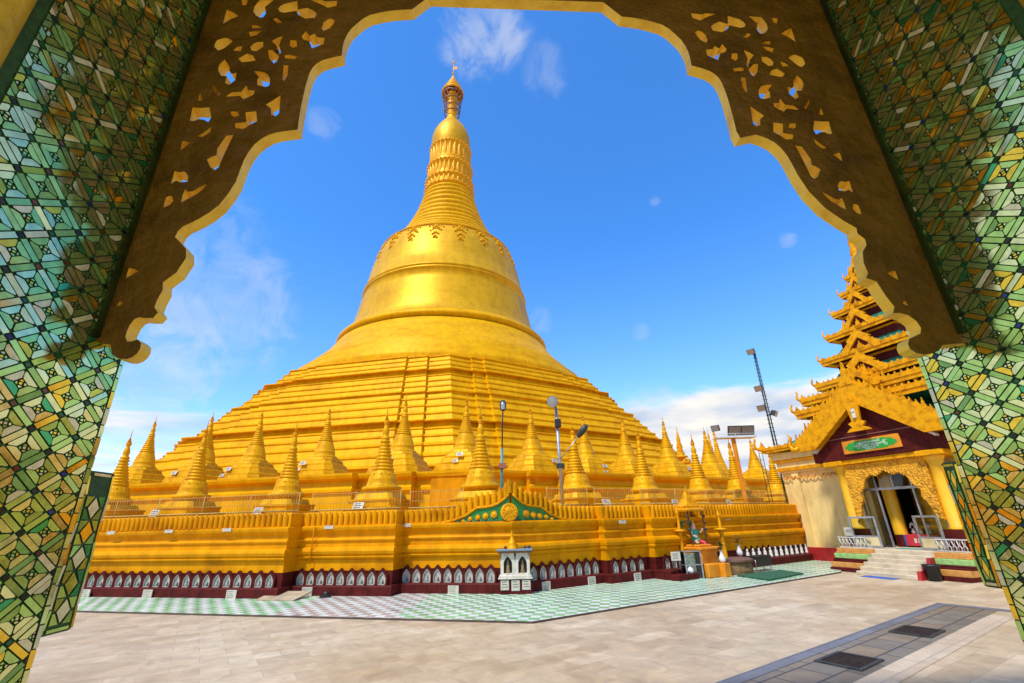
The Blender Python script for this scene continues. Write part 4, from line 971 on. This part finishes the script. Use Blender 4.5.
# sign board with its writing
w=MB(); w.bbox(UC-.83,UC+.83,1.07,1.119,3.26,3.64,0,.01); sg=w.build('sign_board',gold_o,S)
w=MB(); P=[(-.76,-.04),(-.72,.04),(-.66,.055),(-.62,.11),(-.5,.115),(-.44,.145),(.44,.145),(.5,.115),(.62,.11),(.66,.055),(.72,.04),(.76,-.04),(.7,-.05),(.64,-.1),(.5,-.11),(.44,-.145),(-.44,-.145),(-.5,-.11),(-.64,-.1),(-.7,-.05)]
w.prism(P,lambda x,z:(UC+x,1.064,3.45+z),lambda x,z:(UC+x,1.0695,3.45+z)); pn=w.build('green_field',signgrn,sg)
def text(body,size,x,y,z,parent,m,name='lettering'):
    cu=bpy.data.curves.new(name,'FONT'); cu.body=body; cu.size=size; cu.align_x='CENTER'; cu.align_y='CENTER'; cu.extrude=.002
    ob=bpy.data.objects.new(name,cu); COL.objects.link(ob); dg=bpy.context.evaluated_depsgraph_get()
    me=bpy.data.meshes.new_from_object(ob.evaluated_get(dg)); bpy.data.objects.remove(ob); me.materials.clear(); me.materials.append(m)
    for v in me.vertices: v.co=(x+v.co.x,y-v.co.z,z+v.co.y)
    o=bpy.data.objects.new(name,me); COL.objects.link(o); o.parent=parent; return o
wt=mat('sign_white',(.8,.8,.76),.5)
text('ရွှေမော်ဓောစေတီ',.085,UC,1.0615,3.53,sg,wt); text('မြတ်ဘုရား ဘုရားကြီး',.10,UC,1.0615,3.455,sg,wt); text('တန်ဆောင်းတော်',.07,UC,1.0615,3.39,sg,wt); text('ကုသိုလ်တော်',.055,UC,1.0615,3.338,sg,wt)
# glazed door screen
w=MB()
for x in (-1.42,-.92,.05,.6): w.box(x-.022,x+.022,1.56,1.60,.62,2.75)
w.box(-1.45,.66,1.55,1.61,2.18,2.25); w.box(-.45,-.41,1.56,1.60,2.251,2.75); w.build('door_frame',steel,S)
w=MB(); w.box(-1.45,.66,1.578,1.582,2.252,2.72); w.box(-1.397,-.943,1.578,1.582,.62,2.17); w.box(.073,.577,1.578,1.582,.62,2.17); w.build('transom_glass',glassm,S)
for x0,x1,y0,y1 in ((-1.62,-.93,1.0,1.15),(.08,.74,1.12,1.0)):
    d=root('x','x','x') ; bpy.data.objects.remove(d)
    L_=math.hypot(x1-x0,y1-y0); an=math.atan2(y1-y0,x1-x0); tf=lambda x,y,z:(x0+x*math.cos(an)-y*math.sin(an), y0+x*math.sin(an)+y*math.cos(an), z)
    w=MB()
    for a_,b_,c_,e_ in ((0,.05,.63,1.47),(L_-.05,L_,.63,1.47),(.051,L_-.051,1.42,1.47),(.051,L_-.051,.63,.68),(.051,L_-.051,.92,.95)): w.box(a_,b_,-.02,.02,c_,e_,0,tf)
    w.box(.051,L_-.051,-.012,.012,.681,.919,1,tf)
    dd=w.build('door',[steel,mat('door_panel',(.60,.50,.25),.5)],S)
    w=MB(); w.box(.052,L_-.052,-.003,.003,.951,1.419,0,tf); w.build('pane',glassm,dd)
# low white balusters on the plinth
for x0,x1 in ((-2.1,-1.15),(.5,1.25)):
    w=MB(); w.box(x0,x1,.98,1.02,.605,.64); w.box(x0,x1,.98,1.02,.88,.91); n=int((x1-x0)/.11)
    for i in range(n):
        x=x0+.055+i*.11; w.path([(x-.03,1.0,.64),(x-.035,1.0,.72),(x+.02,1.0,.78),(x+.03,1.0,.88)],.013,6); w.path([(x+.03,1.0,.64),(x+.035,1.0,.72),(x-.02,1.0,.78),(x-.03,1.0,.88)],.013,6)
    w.build('balustrade',whitem,S)
w=MB(); w.box(-1.92,-1.62,1.10,1.12,.93,1.17); w.box(-1.87,-1.67,1.097,1.0995,1.03,1.05,1); w.box(-1.87,-1.7,1.097,1.0995,1.08,1.1,1); w.build('notice',[plaqm,textm],S)
# interior
for x,y in ((-.98,2.15),(.18,2.15),(-.95,3.8),(.15,3.8),(-1.9,5.0),(1.1,5.0),(-.95,6.4),(.15,6.4)):
    w=MB(); w.lathe([(.17,.95),(.17,2.95)],16,(x,y,0)); c_=w.build('inner_column',yellow,S)
    w=MB(); w.lathe([(.18,.6),(.18,.95)],16,(x,y,0)); w.build('column_foot',maroon,c_)
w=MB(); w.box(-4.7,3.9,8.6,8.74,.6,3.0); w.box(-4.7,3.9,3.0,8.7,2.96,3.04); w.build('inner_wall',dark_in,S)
# things standing in the doorway and at the stairs
def sp3(u,q,z): c,s=math.cos(SR),math.sin(SR); return (SO.x+u*c-q*s, SO.y+u*s+q*c, z)
o=root('offering_table','low red-cloth offering table with blue end inside the shrine doorway','table',sp3(-.38,2.2,.62),SR)
w=MB(); w.bbox(-.42,.42,-.22,.22,.04,.34,0,.01); w.box(-.47,-.422,-.2,.2,.04,.33,1); w.build('cloth',[cloth_r,bluem],o)
w=MB()
for i in range(6): w.box(-.2+.1*i,-.14+.1*i,-.228,-.2205,.12,.24)
w.build('cloth_pattern',white,o)
w=MB()
for x in (-.35,.35):
    for y in (-.15,.15): w.box(x-.02,x+.02,y-.02,y+.02,0,.04)
w.build('leg',darkm,o)
for dx,h,m_,lab in ((-.28,.26,white,'white flower jar at the blue end of the offering table'),(-.1,.32,leafm,'tall green flower jar in the middle of the offering table'),(.14,.24,white,'white flower jar near the plain end of the offering table')):
    q=root('flower_jar',lab,'jar',sp3(-.38+dx,2.2,.96),SR,'jars on the offering table'); w=MB(); w.lathe([(.04,0),(.06,.06),(.03,.13),(.045,.15)],10,cap0=True); w.build('jar',white,q)
    w=MB(); 
    for k in range(14): w.sphere((rnd.uniform(-.07,.07),rnd.uniform(-.05,.05),.17+rnd.random()*h*.5),.028,5)
    w.build('flowers',m_,q)
q=root('buddha_statue','dim seated statue on a dark throne deep inside the shrine','statue',sp3(-.4,5.6,.615),SR)
w=MB(); w.bbox(-.7,.7,-.4,.4,0,.7,0,.03); w.build('throne',maroon,q)
w=MB(); w.lathe([(.48,.7),(.5,.8),(.34,.9),(.26,1.1),(.30,1.3),(.2,1.42),(.09,1.46),(.14,1.55),(.13,1.68),(.05,1.76),(.01,1.86)],18); w.build('figure',mat('statue_bronze',(.30,.18,.05),.4,.4),q)
o=MB(); o.lathe([(.13,0),(.17,.32),(.185,.33),(.185,.36),(.165,.36),(.12,.02),(.01,.02)],18,cap0=True); tag(o.build('waste_bin',black,None,sp3(.68,.22,0),SR),'black plastic waste bin beside the red stair cheek','bin')
o=MB(); o.bbox(-.45,.35,-.16,.12,.0,.012,0,.004); tag(o.build('door_mat',bluem,None,sp3(-.3,-.17,.0),SR),'blue door mat lying at the foot of the shrine stairs','mat')
o=MB(); o.bbox(-.4,.4,-.13,.13,.0,.012,0,.004); tag(o.build('door_mat',mat('teal_rug',(.03,.30,.24),.9),None,sp3(-.25,1.32,.622),SR),'teal door mat at the top of the shrine stairs','mat')

# ------------------------------------------------------------------ mirror mosaic archway in front of the camera
TH=R(3.3); AO=Vector((0,2.06,0)); 
arc=root('mosaic_archway','green mirror-mosaic archway with a pierced golden scalloped panel framing the view','archway',AO,TH)   # local x along the arch, y away from the camera
HX,HZ=.105,.0775
def mosaic(q,O,U,V,N,u0,u1,v0,v1,hx=HX,hz=HZ,seed=1,ph=(0,0),edge=True,gold=.10):
    """pieces of cut mirror on the rectangle u0..u1, v0..v1: strips along a lozenge lattice, petals beside them, jewels at the crossings"""
    rr=random.Random(seed); O=Vector(O);U=Vector(U);V=Vector(V);N=Vector(N)
    du,dv=u1-u0,v1-v0
    def inside(p): return u0+.004<p[0]<u1-.004 and v0+.004<p[1]<v1-.004
    def clip(poly):
        for ax,lim,sg in ((0,u0+.005,1),(0,u1-.005,-1),(1,v0+.005,1),(1,v1-.005,-1)):
            out=[]
            for i in range(len(poly)):
                A,B=poly[i],poly[(i+1)%len(poly)]; fa=(A[ax]-lim)*sg; fb=(B[ax]-lim)*sg
                if fa>=0: out.append(A)
                if fa*fb<0: f=fa/(fa-fb); out.append((A[0]+(B[0]-A[0])*f,A[1]+(B[1]-A[1])*f))
            poly=out
            if len(poly)<3: return None
        return poly
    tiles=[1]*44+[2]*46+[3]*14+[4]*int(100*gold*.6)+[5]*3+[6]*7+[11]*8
    def emit(st,i,j,kind):
        pts=[]
        for s,t in st:
            a,b=i+s,j+t; pts.append((ph[0]+(a+b)*hx, ph[1]+(b-a)*hz))
        cx_=sum(p[0] for p in pts)/len(pts); cy_=sum(p[1] for p in pts)/len(pts)
        gap=.0026; mx_=max(math.hypot(p[0]-cx_,p[1]-cy_) for p in pts); f_=1-gap/mx_*(1.6 if kind in('core','jewel','wedge') else 1.0); jx,jy=rr.gauss(0,.0008),rr.gauss(0,.0008)
        pts=[(cx_+(p[0]-cx_)*f_+jx,cy_+(p[1]-cy_)*f_+jy) for p in pts]
        pts=clip(pts)
        if not pts: return
        cu=sum(p[0] for p in pts)/len(pts); cv=sum(p[1] for p in pts)/len(pts)
        m=rr.choice((7,8,8,9,9,9,10,10,10)) if kind=='jewel' else (rr.choice((4,1,11,2)) if kind=='core' else rr.choice(tiles))
        gx,gz=rr.gauss(0,.017),rr.gauss(0,.017); h=.004+rr.random()*.002
        top=[O+U*p[0]+V*p[1]+N*(h+gx*(p[0]-cu)+gz*(p[1]-cv)) for p in pts]
        bot=[O+U*p[0]+V*p[1]+N*.0005 for p in pts]
        nn=(top[1]-top[0]).cross(top[2]-top[0])
        if nn.dot(N)<0: top.reverse(); bot.reverse()
        q.face(top,m)
        for k in range(len(top)):
            k2=(k+1)%len(top); q.face([top[k2],top[k],bot[k],bot[k2]],0)
    n=int((du/hx+dv/hz)/2)+4
    ca=(u0+u1)/2-ph[0]; cb=(v0+v1)/2-ph[1]
    ic=round((ca/hx-cb/hz)/2); jc=round((ca/hx+cb/hz)/2)
    Dp=[(.205,.128),(.795,.128),(.815,.160),(.775,.222),(.64,.345),(.36,.345),(.225,.222),(.185,.160)]
    Wp=[(.372,.372),(.484,.362),(.484,.412),(.412,.484),(.362,.484)]
    for i in range(ic-n,ic+n):
        for j in range(jc-n,jc+n):
            x=ph[0]+(i+j+1)*hx; y=ph[1]+(j-i)*hz
            if not (u0-2*hx<x<u1+2*hx and v0-2*hz<y<v1+2*hz): continue
            emit([(.115,-.098),(.885,-.098),(.885,.098),(.115,.098)],i,j,'strip'); emit([(-.098,.115),(.098,.115),(.098,.885),(-.098,.885)],i,j,'strip')
            emit([(-.085,-.085),(.085,-.085),(.085,.085),(-.085,.085)],i,j,'jewel')
            emit([(.5,.412),(.588,.5),(.5,.588),(.412,.5)],i,j,'core')
            for f in (lambda s,t:(s,t),lambda s,t:(1-t,s),lambda s,t:(1-s,1-t),lambda s,t:(t,1-s)):
                emit([f(*p) for p in Dp],i,j,'petal'); emit([f(*p) for p in Wp],i,j,'wedge')
ZT=6.05
def pillar(side):
    xj,nu0,nu1,nl=(-1.944,-.71,.198,.366) if side<0 else (2.323,-.755,.272,.376)
    sgn=1 if side<0 else -1                      # inward normal along +x for the left pillar
    out=xj-sgn*.55
    w=MB(); w.box(min(xj,out),max(xj,out),nu0-.1,nu1,0,ZT); pil=w.build('pillar',grout,arc)
    q=MB(); mosaic(q,(xj+sgn*.001,0,0),(0,1,0),(0,0,1),(sgn,0,0),nu0,nu1-.03,.05,ZT,seed=3+side,ph=(-.36,2.30),gold=.15 if side<0 else .42); q.build('mosaic_facing',MIR,pil)  # extra gold pieces on the right pillar stand in for gold reflections
    # edge bead of long slips, and the outward face
    q=MB(); rr=random.Random(9+side); z=.05
    while z<ZT:
        l=rr.uniform(.05,.09); m=rr.choice((1,1,11,2,4)); t=rr.gauss(0,.06)
        xx=xj+sgn*.0015
        f=[(xx,nu1-.026,z),(xx,nu1-.002,z),(xx,nu1-.002,z+l-.006),(xx,nu1-.026,z+l-.006)]
        f=[(a+sgn*(.004+t*(b-nu1)),b,c) for a,b,c in f]
        if sgn<0: f.reverse()
        q.face(f[::-1] if False else f,m); z+=l
    q.build('edge_slips',MIR,pil)
    q=MB(); mosaic(q,(0,nu1+.001,0),(1,0,0),(0,0,1),(0,1,0),min(xj,out)+.02,max(xj,out)-.02,.05,ZT,seed=13+side,gold=.2); q.build('front_mosaic',MIR,pil)
    # thin bracket panel carried on the outer face of the pillar
    z0,z1=(1.20,1.865) if side<0 else (1.24,1.835)
    ft=.20; xi=xj-sgn*.012; xo=xi-sgn*ft
    w=MB(); w.bbox(min(xi,xo),max(xi,xo),nu1+.002,nl,z0,z1,0,.006)
    rr=random.Random(51+side)
    def lozenges(O,U,V,N,u0,u1,v0,v1):
        O,U,V,N=(Vector(q_) for q_ in (O,U,V,N))
        def em(pts,m):
            cu=sum(p[0] for p in pts)/len(pts); cv=sum(p[1] for p in pts)/len(pts); gx,gz=rr.gauss(0,.05),rr.gauss(0,.05)
            top=[O+U*p[0]+V*p[1]+N*(.005+gx*(p[0]-cu)+gz*(p[1]-cv)) for p in pts]
            if (top[1]-top[0]).cross(top[2]-top[0]).dot(N)<0: top.reverse()
            w.face(top,m)
        fr=.012
        v=v0
        while v<v1-.02:
            l=min(rr.uniform(.06,.12),v1-v)
            for a_,b_ in ((u0,u0+fr),(u1-fr,u1)): em([(a_,v),(b_,v),(b_,v+l-.005),(a_,v+l-.005)],rr.choice((4,11,2,4)))
            v+=l
        for a_,b_ in ((v0,v0+fr),(v1-fr,v1)):
            if u1-u0>.06: em([(u0+fr+.005,a_),(u1-fr-.005,a_),(u1-fr-.005,b_),(u0+fr+.005,b_)],rr.choice((11,2)))
        cu=(u0+u1)/2; hw=max(.012,(u1-u0)/2-fr-.012); hz=.052; v=v0+fr+.012+hz; k=0
        while v+hz<v1-fr:
            em([(cu-hw*.62,v),(cu,v-hz*.86),(cu+hw*.62,v),(cu,v+hz*.86)],rr.choice((4,4,11,2,1)))
            for sx in (-1,1):
                for sv in (-1,1):
                    em([(cu+sx*hw,v+sv*hz*.95),(cu+sx*hw,v+sv*.006),(cu+sx*hw*.78,v+sv*.006),(cu+sx*hw*.2,v+sv*hz*.95)],rr.choice((2,3,6,5,3)))
            v+=2*hz
    lozenges((xi+sgn*.0007,0,0),(0,1,0),(0,0,1),(sgn,0,0),nu1+.012,nl-.006,z0+.01,z1-.01)
    lozenges((0,nl+.0007,0),(1,0,0),(0,0,1),(0,1,0),min(xi,xo)+.01,max(xi,xo)-.01,z0+.01,z1-.01)
    w.build('bracket_panel',MIR,pil)
    # gilded moulding at the near edge
    w=MB(); w.lathe([(.07,0),(.07,ZT)],20,(xj-sgn*.01,nu0-.12,0)); w.lathe([(.045,0),(.045,ZT)],16,(xj+sgn*.0,nu0-.235,0)); w.box(min(xj-sgn*.02,out),max(xj-sgn*.02,out),nu0-.6,nu0-.101,0,ZT); w.build('gilded_moulding',pil_in,pil)
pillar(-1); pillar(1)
# pierced panel: near edge outline traced on the panel plane
OUT=[(430,-4),(412,9.4),(401,9.8),(390.5,10.8),(380,12.6),(370,15),(363,18.6),(357,23.6),(351,29),(346.7,35.4),(344.2,41),(342.7,47),(341.7,55.6),(332,57.6),(323,60),(317.5,63),(313,67),(309.5,73),(307,81),(304.8,89),(303,97.6),(301.2,106),(299.7,114.5),(298.5,122),(297.6,129.6),(286,131),(277,132.4),(269,134.7),(261,139),(254,145),(248.5,152),(244,160),(239.7,171),(235.7,182),(228,194),(219,205),(209,212.8),(198.7,219),(191,222.8),(183.5,226),(178,231),(175,237),(180,242),(186,249),(186,258),(180.5,266),(176.5,272.5),(168,278.5),(163,282.5),(162.6,290),(156.6,301),(154.4,307.5),(158,312.5),(153,318),(145,318),(139.5,317.2),(134.7,319),(130,324.5),(127,331),(125.4,337),(127,341.5),(131.5,341.4),(137.6,339.4),(141,343),(140.2,348.5),(137.4,353),(132.6,357),(127,359),(121,358.8),(116,357.4),(112.6,354.4),(111,349.5),(110.5,344.5),(101,343.8),(89,341)]
HOLES_A=[[(445,50),(475,62),(505,82),(465,98),(425,122),(434,85)],[(520,0),(552,0),(545,25),(525,28)],[(600,15),(615,0),(685,0),(640,35),(645,70),(630,88),(615,90),(595,80),(580,60),(585,35)],
[(708,45),(720,30),(740,20),(775,12),(805,5),(808,50),(855,40),(885,52),(905,70),(895,90),(845,95),(810,75),(800,55),(770,60),(740,65),(715,60)],[(680,98),(700,92),(728,115),(705,118)],
[(930,145),(940,115),(960,100),(980,95),(997,105),(990,122),(970,145),(940,158)],[(875,0),(930,0),(950,8),(1010,5),(1005,30),(960,40),(935,25)],[(575,128),(600,130),(625,142),(575,146)],[(558,165),(590,160),(620,160),(600,178),(565,188)],
[(380,240),(385,220),(395,205),(420,197),(440,193),(460,200),(475,212),(440,240),(420,252),(400,258)],[(478,258),(495,242),(525,235),(515,262)],[(565,240),(580,225),(600,215),(632,215),(630,240),(595,262),(570,258)],
[(675,210),(700,195),(730,185),(712,232),(722,270),(710,285),(700,235)],[(655,255),(680,258),(710,255),(712,290),(700,315),(685,325),(662,300)],[(770,205),(800,208),(805,235),(785,245),(768,235)],
[(828,185),(850,160),(870,185),(895,172),(905,190),(945,195),(940,225),(880,248),(865,210),(835,200)],[(505,300),(530,285),(550,275),(580,285),(592,310),(550,316),(520,318)],[(738,285),(760,280),(802,288),(795,303),(745,298)],
[(400,360),(402,340),(412,325),(435,305),(452,330),(460,350),(457,362),(470,378),(495,372),(488,410),(455,435),(435,425),(445,390),(415,388)],[(735,335),(760,335),(757,360),(755,385),(738,415),(730,405)],
[(585,365),(610,365),(640,372),(655,382),(665,400),(665,425),(660,440),(640,445),(600,435),(600,410),(610,395)],[(372,430),(412,480),(400,490),(378,458)],
[(440,495),(470,473),(520,470),(545,437),(555,462),(588,465),(580,485),(530,508),(510,490)],[(308,478),(324,502),(318,518),(298,514)],[(645,535),(680,515),(720,488),(716,540),(712,580),(695,595),(672,588),(670,555)],
[(270,550),(310,553),(355,550),(365,600),(350,625),(325,612),(300,610),(275,620),(255,618)],[(465,570),(500,572),(508,592),(485,600),(468,590)],[(540,575),(570,572),(595,570),(600,620),(560,640),(530,660),(490,655),(485,632),(545,625)]]
HOLES_B=[[(443,92),(480,70),(520,40),(512,70),(470,97)],[(345,172),(350,140),(360,118),(403,130)],[(552,165),(580,125),(605,90),(645,85),(590,200),(575,235),(560,270),(540,285),(515,270),(495,225),(525,208),(550,200)],
[(290,362),(300,330),(310,290),(340,298),(365,293),(380,303),(388,320),(385,350),(345,355),(320,345)],[(348,470),(355,430),(370,395),(390,408),(415,405),(450,385),(493,365),(470,395),(440,420),(400,440)],[(248,498),(252,470),(262,440),(280,432),(295,432),(302,460),(280,485)]]
HOLES_C=[[(225,235),(230,210),(240,185),(265,190),(285,200),(255,218)],[(181,370),(195,348),(214,355),(198,368)]]
EX=Vector((math.cos(TH),math.sin(TH))); NX=Vector((-math.sin(TH),math.cos(TH)))
def on_panel(x,y):
    c=Vector((x-512,341.5-y,-455.1)); wv=Mc@c; k=AO.xy.dot(NX)/wv.xy.dot(NX); p=wv.xy*k-AO.xy; return (p.dot(EX), CAMZ+k*wv.z)
SC=.10
half=[on_panel(*p) for p in OUT]
left=[(-1.943,half[-1][1])]+[p for p in half[::-1]]
left[1]=(max(left[1][0],-1.94),left[1][1])
ROUT=[(740.3,138),(755.6,134.6),(765,137.5),(774,142),(781,148),(786.8,155),(792.5,165),(797.8,175),(808.8,191.4),(825,208),(843.5,220.7),(856.4,228),(857.5,233.5),(864.8,239),(866.5,245),(862.6,252),(863.7,263),(868,273),(866,278),(876.5,281.5),(885.7,295.8),(894.5,306.8),(893,313),(900,313),(908,315),(916.8,321.5),(921,328),(920.5,333.5),(914,336.5),(909,339),(908,344),(910,349),(916,353),(924,354.4),(932,353.3),(938.8,350.8),(942.5,345)]
right=[(2*SC-x,z) for x,z in reversed(left) if z>3.78]+[on_panel(*p) for p in ROUT]
right.append((2.322,right[-1][1]+.01))
outline=left+right+[(2.322,6.0),(-1.943,6.0)]
holes=[]
def shrink(poly,f=1.0): return poly
for H,sx,ox,oy in ((HOLES_A,5.12,140,0),(HOLES_B,5.69,120,120),(HOLES_C,4.88,80,230)):
    for h in H:
        P=[on_panel(x/sx+ox,y/sx+oy) for x,y in h]; holes.append(P); holes.append([(2*SC-x,z) for x,z in reversed(P)])
# tracery continues above the frame
rr=random.Random(4)
for k in range(34):
    x=rr.uniform(-1.5,1.7); z=rr.uniform(5.12,5.85); s=rr.uniform(.03,.06)
    if all(math.hypot(x-h[0][0],z-h[0][1])>.17 for h in holes): holes.append([(x+s*rr.uniform(.6,1.1)*math.cos(a),z+s*1.1*rr.uniform(.6,1.1)*math.sin(a)) for a in [i*1.047 for i in range(6)]])
pan=curve_mesh('pierced_panel',[outline]+holes,.07,[board,rim],arc,lambda x,y,z:(x,.035-z,y))
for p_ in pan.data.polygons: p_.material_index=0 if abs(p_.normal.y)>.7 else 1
# dark strips painted in for the shade where the panel meets the pillars
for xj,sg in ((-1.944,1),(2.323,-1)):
    w=MB(); w.box(min(xj,xj+sg*.022),max(xj,xj+sg*.022),-.028,-.001,2.44,ZT); w.build('shade_strip',mat('painted_shade',(.03,.04,.006),.95,0,.3,6,spec=.05),pan)
# rest of the pavilion: roof and rear posts so the arch stands under shade
w=MB(); w.box(-2.6,2.95,-4.2,.30,ZT+.002,ZT+.22); w.build('roof',ceilm,arc)
for x in (-2.35,2.7):
    w=MB(); w.lathe([(.22,0),(.22,ZT)],16,(x,-3.9,0)); w.build('rear_post',pil_in,arc)

# ------------------------------------------------------------------ sky, sun
SUN_EL,SUN_AZ=R(57),R(219)
wd=bpy.data.worlds.new('World'); scene.world=wd; wd.use_nodes=True; nt=wd.node_tree; N=nt.nodes; Lk=nt.links
bg=N['Background']; bg.inputs['Strength'].default_value=.15
sky=N.new('ShaderNodeTexSky'); sky.sky_type='NISHITA'; sky.sun_disc=False; sky.sun_elevation=SUN_EL; sky.sun_rotation=SUN_AZ; sky.air_density=1.0; sky.dust_density=.4; sky.ozone_density=2.5
hs=N.new('ShaderNodeHueSaturation'); hs.inputs['Saturation'].default_value=1.03; hs.inputs['Value'].default_value=1.52
tn=N.new('ShaderNodeMix'); tn.data_type='RGBA'; tn.blend_type='MULTIPLY'; tn.inputs['Factor'].default_value=1; Lk.new(sky.outputs['Color'],tn.inputs['A']); Lk.new(tn.outputs['Result'],hs.inputs['Color'])
tc=N.new('ShaderNodeTexCoord'); sp_=N.new('ShaderNodeSeparateXYZ'); Lk.new(tc.outputs['Generated'],sp_.inputs['Vector'])
tz=N.new('ShaderNodeValToRGB'); tz.color_ramp.elements[0].position=.05; tz.color_ramp.elements[1].position=.55; tz.color_ramp.elements[0].color=(.66,.80,1.0,1); tz.color_ramp.elements[1].color=(.37,.72,1.08,1); Lk.new(sp_.outputs['Z'],tz.inputs['Fac']); Lk.new(tz.outputs['Color'],tn.inputs['B'])
def mth(op,a,b=None,c=None):
    n=N.new('ShaderNodeMath'); n.operation=op
    for i,v in enumerate((a,b,c)):
        if v is None: continue
        if isinstance(v,(int,float)): n.inputs[i].default_value=v
        else: Lk.new(v,n.inputs[i])
    return n.outputs[0]
zc=mth('ADD',mth('MAXIMUM',sp_.outputs['Z'],0.0),.12)
cb=N.new('ShaderNodeCombineXYZ'); Lk.new(mth('DIVIDE',sp_.outputs['X'],zc),cb.inputs['X']); Lk.new(mth('DIVIDE',sp_.outputs['Y'],zc),cb.inputs['Y'])
n1=N.new('ShaderNodeTexNoise'); n1.inputs['Scale'].default_value=.75; n1.inputs['Detail'].default_value=9; n1.inputs['Roughness'].default_value=.58; n1.inputs['Distortion'].default_value=.5; Lk.new(cb.outputs['Vector'],n1.inputs['Vector'])
def smooth(v,a,b,lo=0,hi=1):
    n=N.new('ShaderNodeMapRange'); n.interpolation_type='SMOOTHSTEP'; n.inputs['From Min'].default_value=a; n.inputs['From Max'].default_value=b; n.inputs['To Min'].default_value=lo; n.inputs['To Max'].default_value=hi; Lk.new(v,n.inputs['Value']); return n.outputs['Result']
# cloud bank low in the sky
low=smooth(sp_.outputs['Z'],.36,.12)
east=smooth(sp_.outputs['X'],-.15,.25)                     # the bank stands higher on the right
bank=smooth(mth('ADD',n1.outputs['Fac'],mth('MULTIPLY',low,mth('MULTIPLY_ADD',east,.20,.24))),.60,.78)
bank=mth('MULTIPLY',bank,smooth(sp_.outputs['Z'],.36,.22))
# pale cloud added out of view on either side for the mirrors to reflect
aside=mth('DIVIDE',mth('ABSOLUTE',sp_.outputs['X']),mth('MAXIMUM',sp_.outputs['Y'],.05))
bank=mth('MAXIMUM',bank,mth('MULTIPLY',mth('MULTIPLY',smooth(aside,.92,1.35),smooth(sp_.outputs['Z'],.80,.30)),smooth(mth('ADD',n1.outputs['Fac'],0.0),.30,.62,.45,.95)))
# single puffs at their own bearings
def direction(x,y): v=Mc@Vector((x-512,341.5-y,-455.1)); return v.normalized()
n2=N.new('ShaderNodeTexNoise'); n2.inputs['Scale'].default_value=13; n2.inputs['Detail'].default_value=9; n2.inputs['Roughness'].default_value=.62; n2.inputs['Distortion'].default_value=.9; Lk.new(tc.outputs['Generated'],n2.inputs['Vector'])
tot=bank
for x,y,deg,amp in ((484,34,6.5,.42),(500,30,4,.3),(545,72,4,.14),(325,122,2.6,.22),(787,240,1.4,.3),(655,200,1.1,.3),(205,300,13,.27),(160,345,11,.42),(640,332,1.6,.14),(225,245,7,.2),(540,320,2.4,.14)):
    d=direction(x,y); dp=N.new('ShaderNodeVectorMath'); dp.operation='DOT_PRODUCT'; Lk.new(tc.outputs['Generated'],dp.inputs[0]); dp.inputs[1].default_value=d
    m_=smooth(dp.outputs['Value'],math.cos(R(deg)),1.0)
    pf=mth('MULTIPLY',smooth(mth('ADD',n2.outputs['Fac'],mth('MULTIPLY',m_,.34)),.60,.98),mth('MULTIPLY',smooth(m_,0,.8),amp))
    tot=mth('MAXIMUM',tot,pf)
n3=N.new('ShaderNodeTexNoise'); n3.inputs['Scale'].default_value=2.0; n3.inputs['Detail'].default_value=6; Lk.new(cb.outputs['Vector'],n3.inputs['Vector'])
cc=N.new('ShaderNodeValToRGB'); cc.color_ramp.elements[0].position=.35; cc.color_ramp.elements[1].position=.62
cc.color_ramp.elements[0].color=(2.8,3.4,4.4,1); cc.color_ramp.elements[1].color=(5.4,5.1,4.7,1); Lk.new(n3.outputs['Fac'],cc.inputs['Fac'])
mx=N.new('ShaderNodeMix'); mx.data_type='RGBA'; Lk.new(tot,mx.inputs['Factor']); Lk.new(hs.outputs['Color'],mx.inputs['A']); Lk.new(cc.outputs['Color'],mx.inputs['B']); Lk.new(mx.outputs['Result'],bg.inputs['Color'])
sd=bpy.data.lights.new('sun','SUN'); sd.energy=3.3; sd.angle=R(5.0); sd.color=(1.0,.93,.82); so=bpy.data.objects.new('sun',sd); COL.objects.link(so)
sv=Vector((math.sin(SUN_AZ)*math.cos(SUN_EL),math.cos(SUN_AZ)*math.cos(SUN_EL),math.sin(SUN_EL))); so.rotation_euler=sv.to_track_quat('Z','Y').to_euler(); so.location=(0,-20,30)
scene.view_settings.view_transform='Standard'; scene.view_settings.look='None'; scene.view_settings.exposure=0.40; scene.view_settings.gamma=1.0; scene.view_settings.use_curve_mapping=False
scene.cycles.max_bounces=10; scene.cycles.diffuse_bounces=5; scene.cycles.glossy_bounces=5; scene.cycles.use_denoising=True
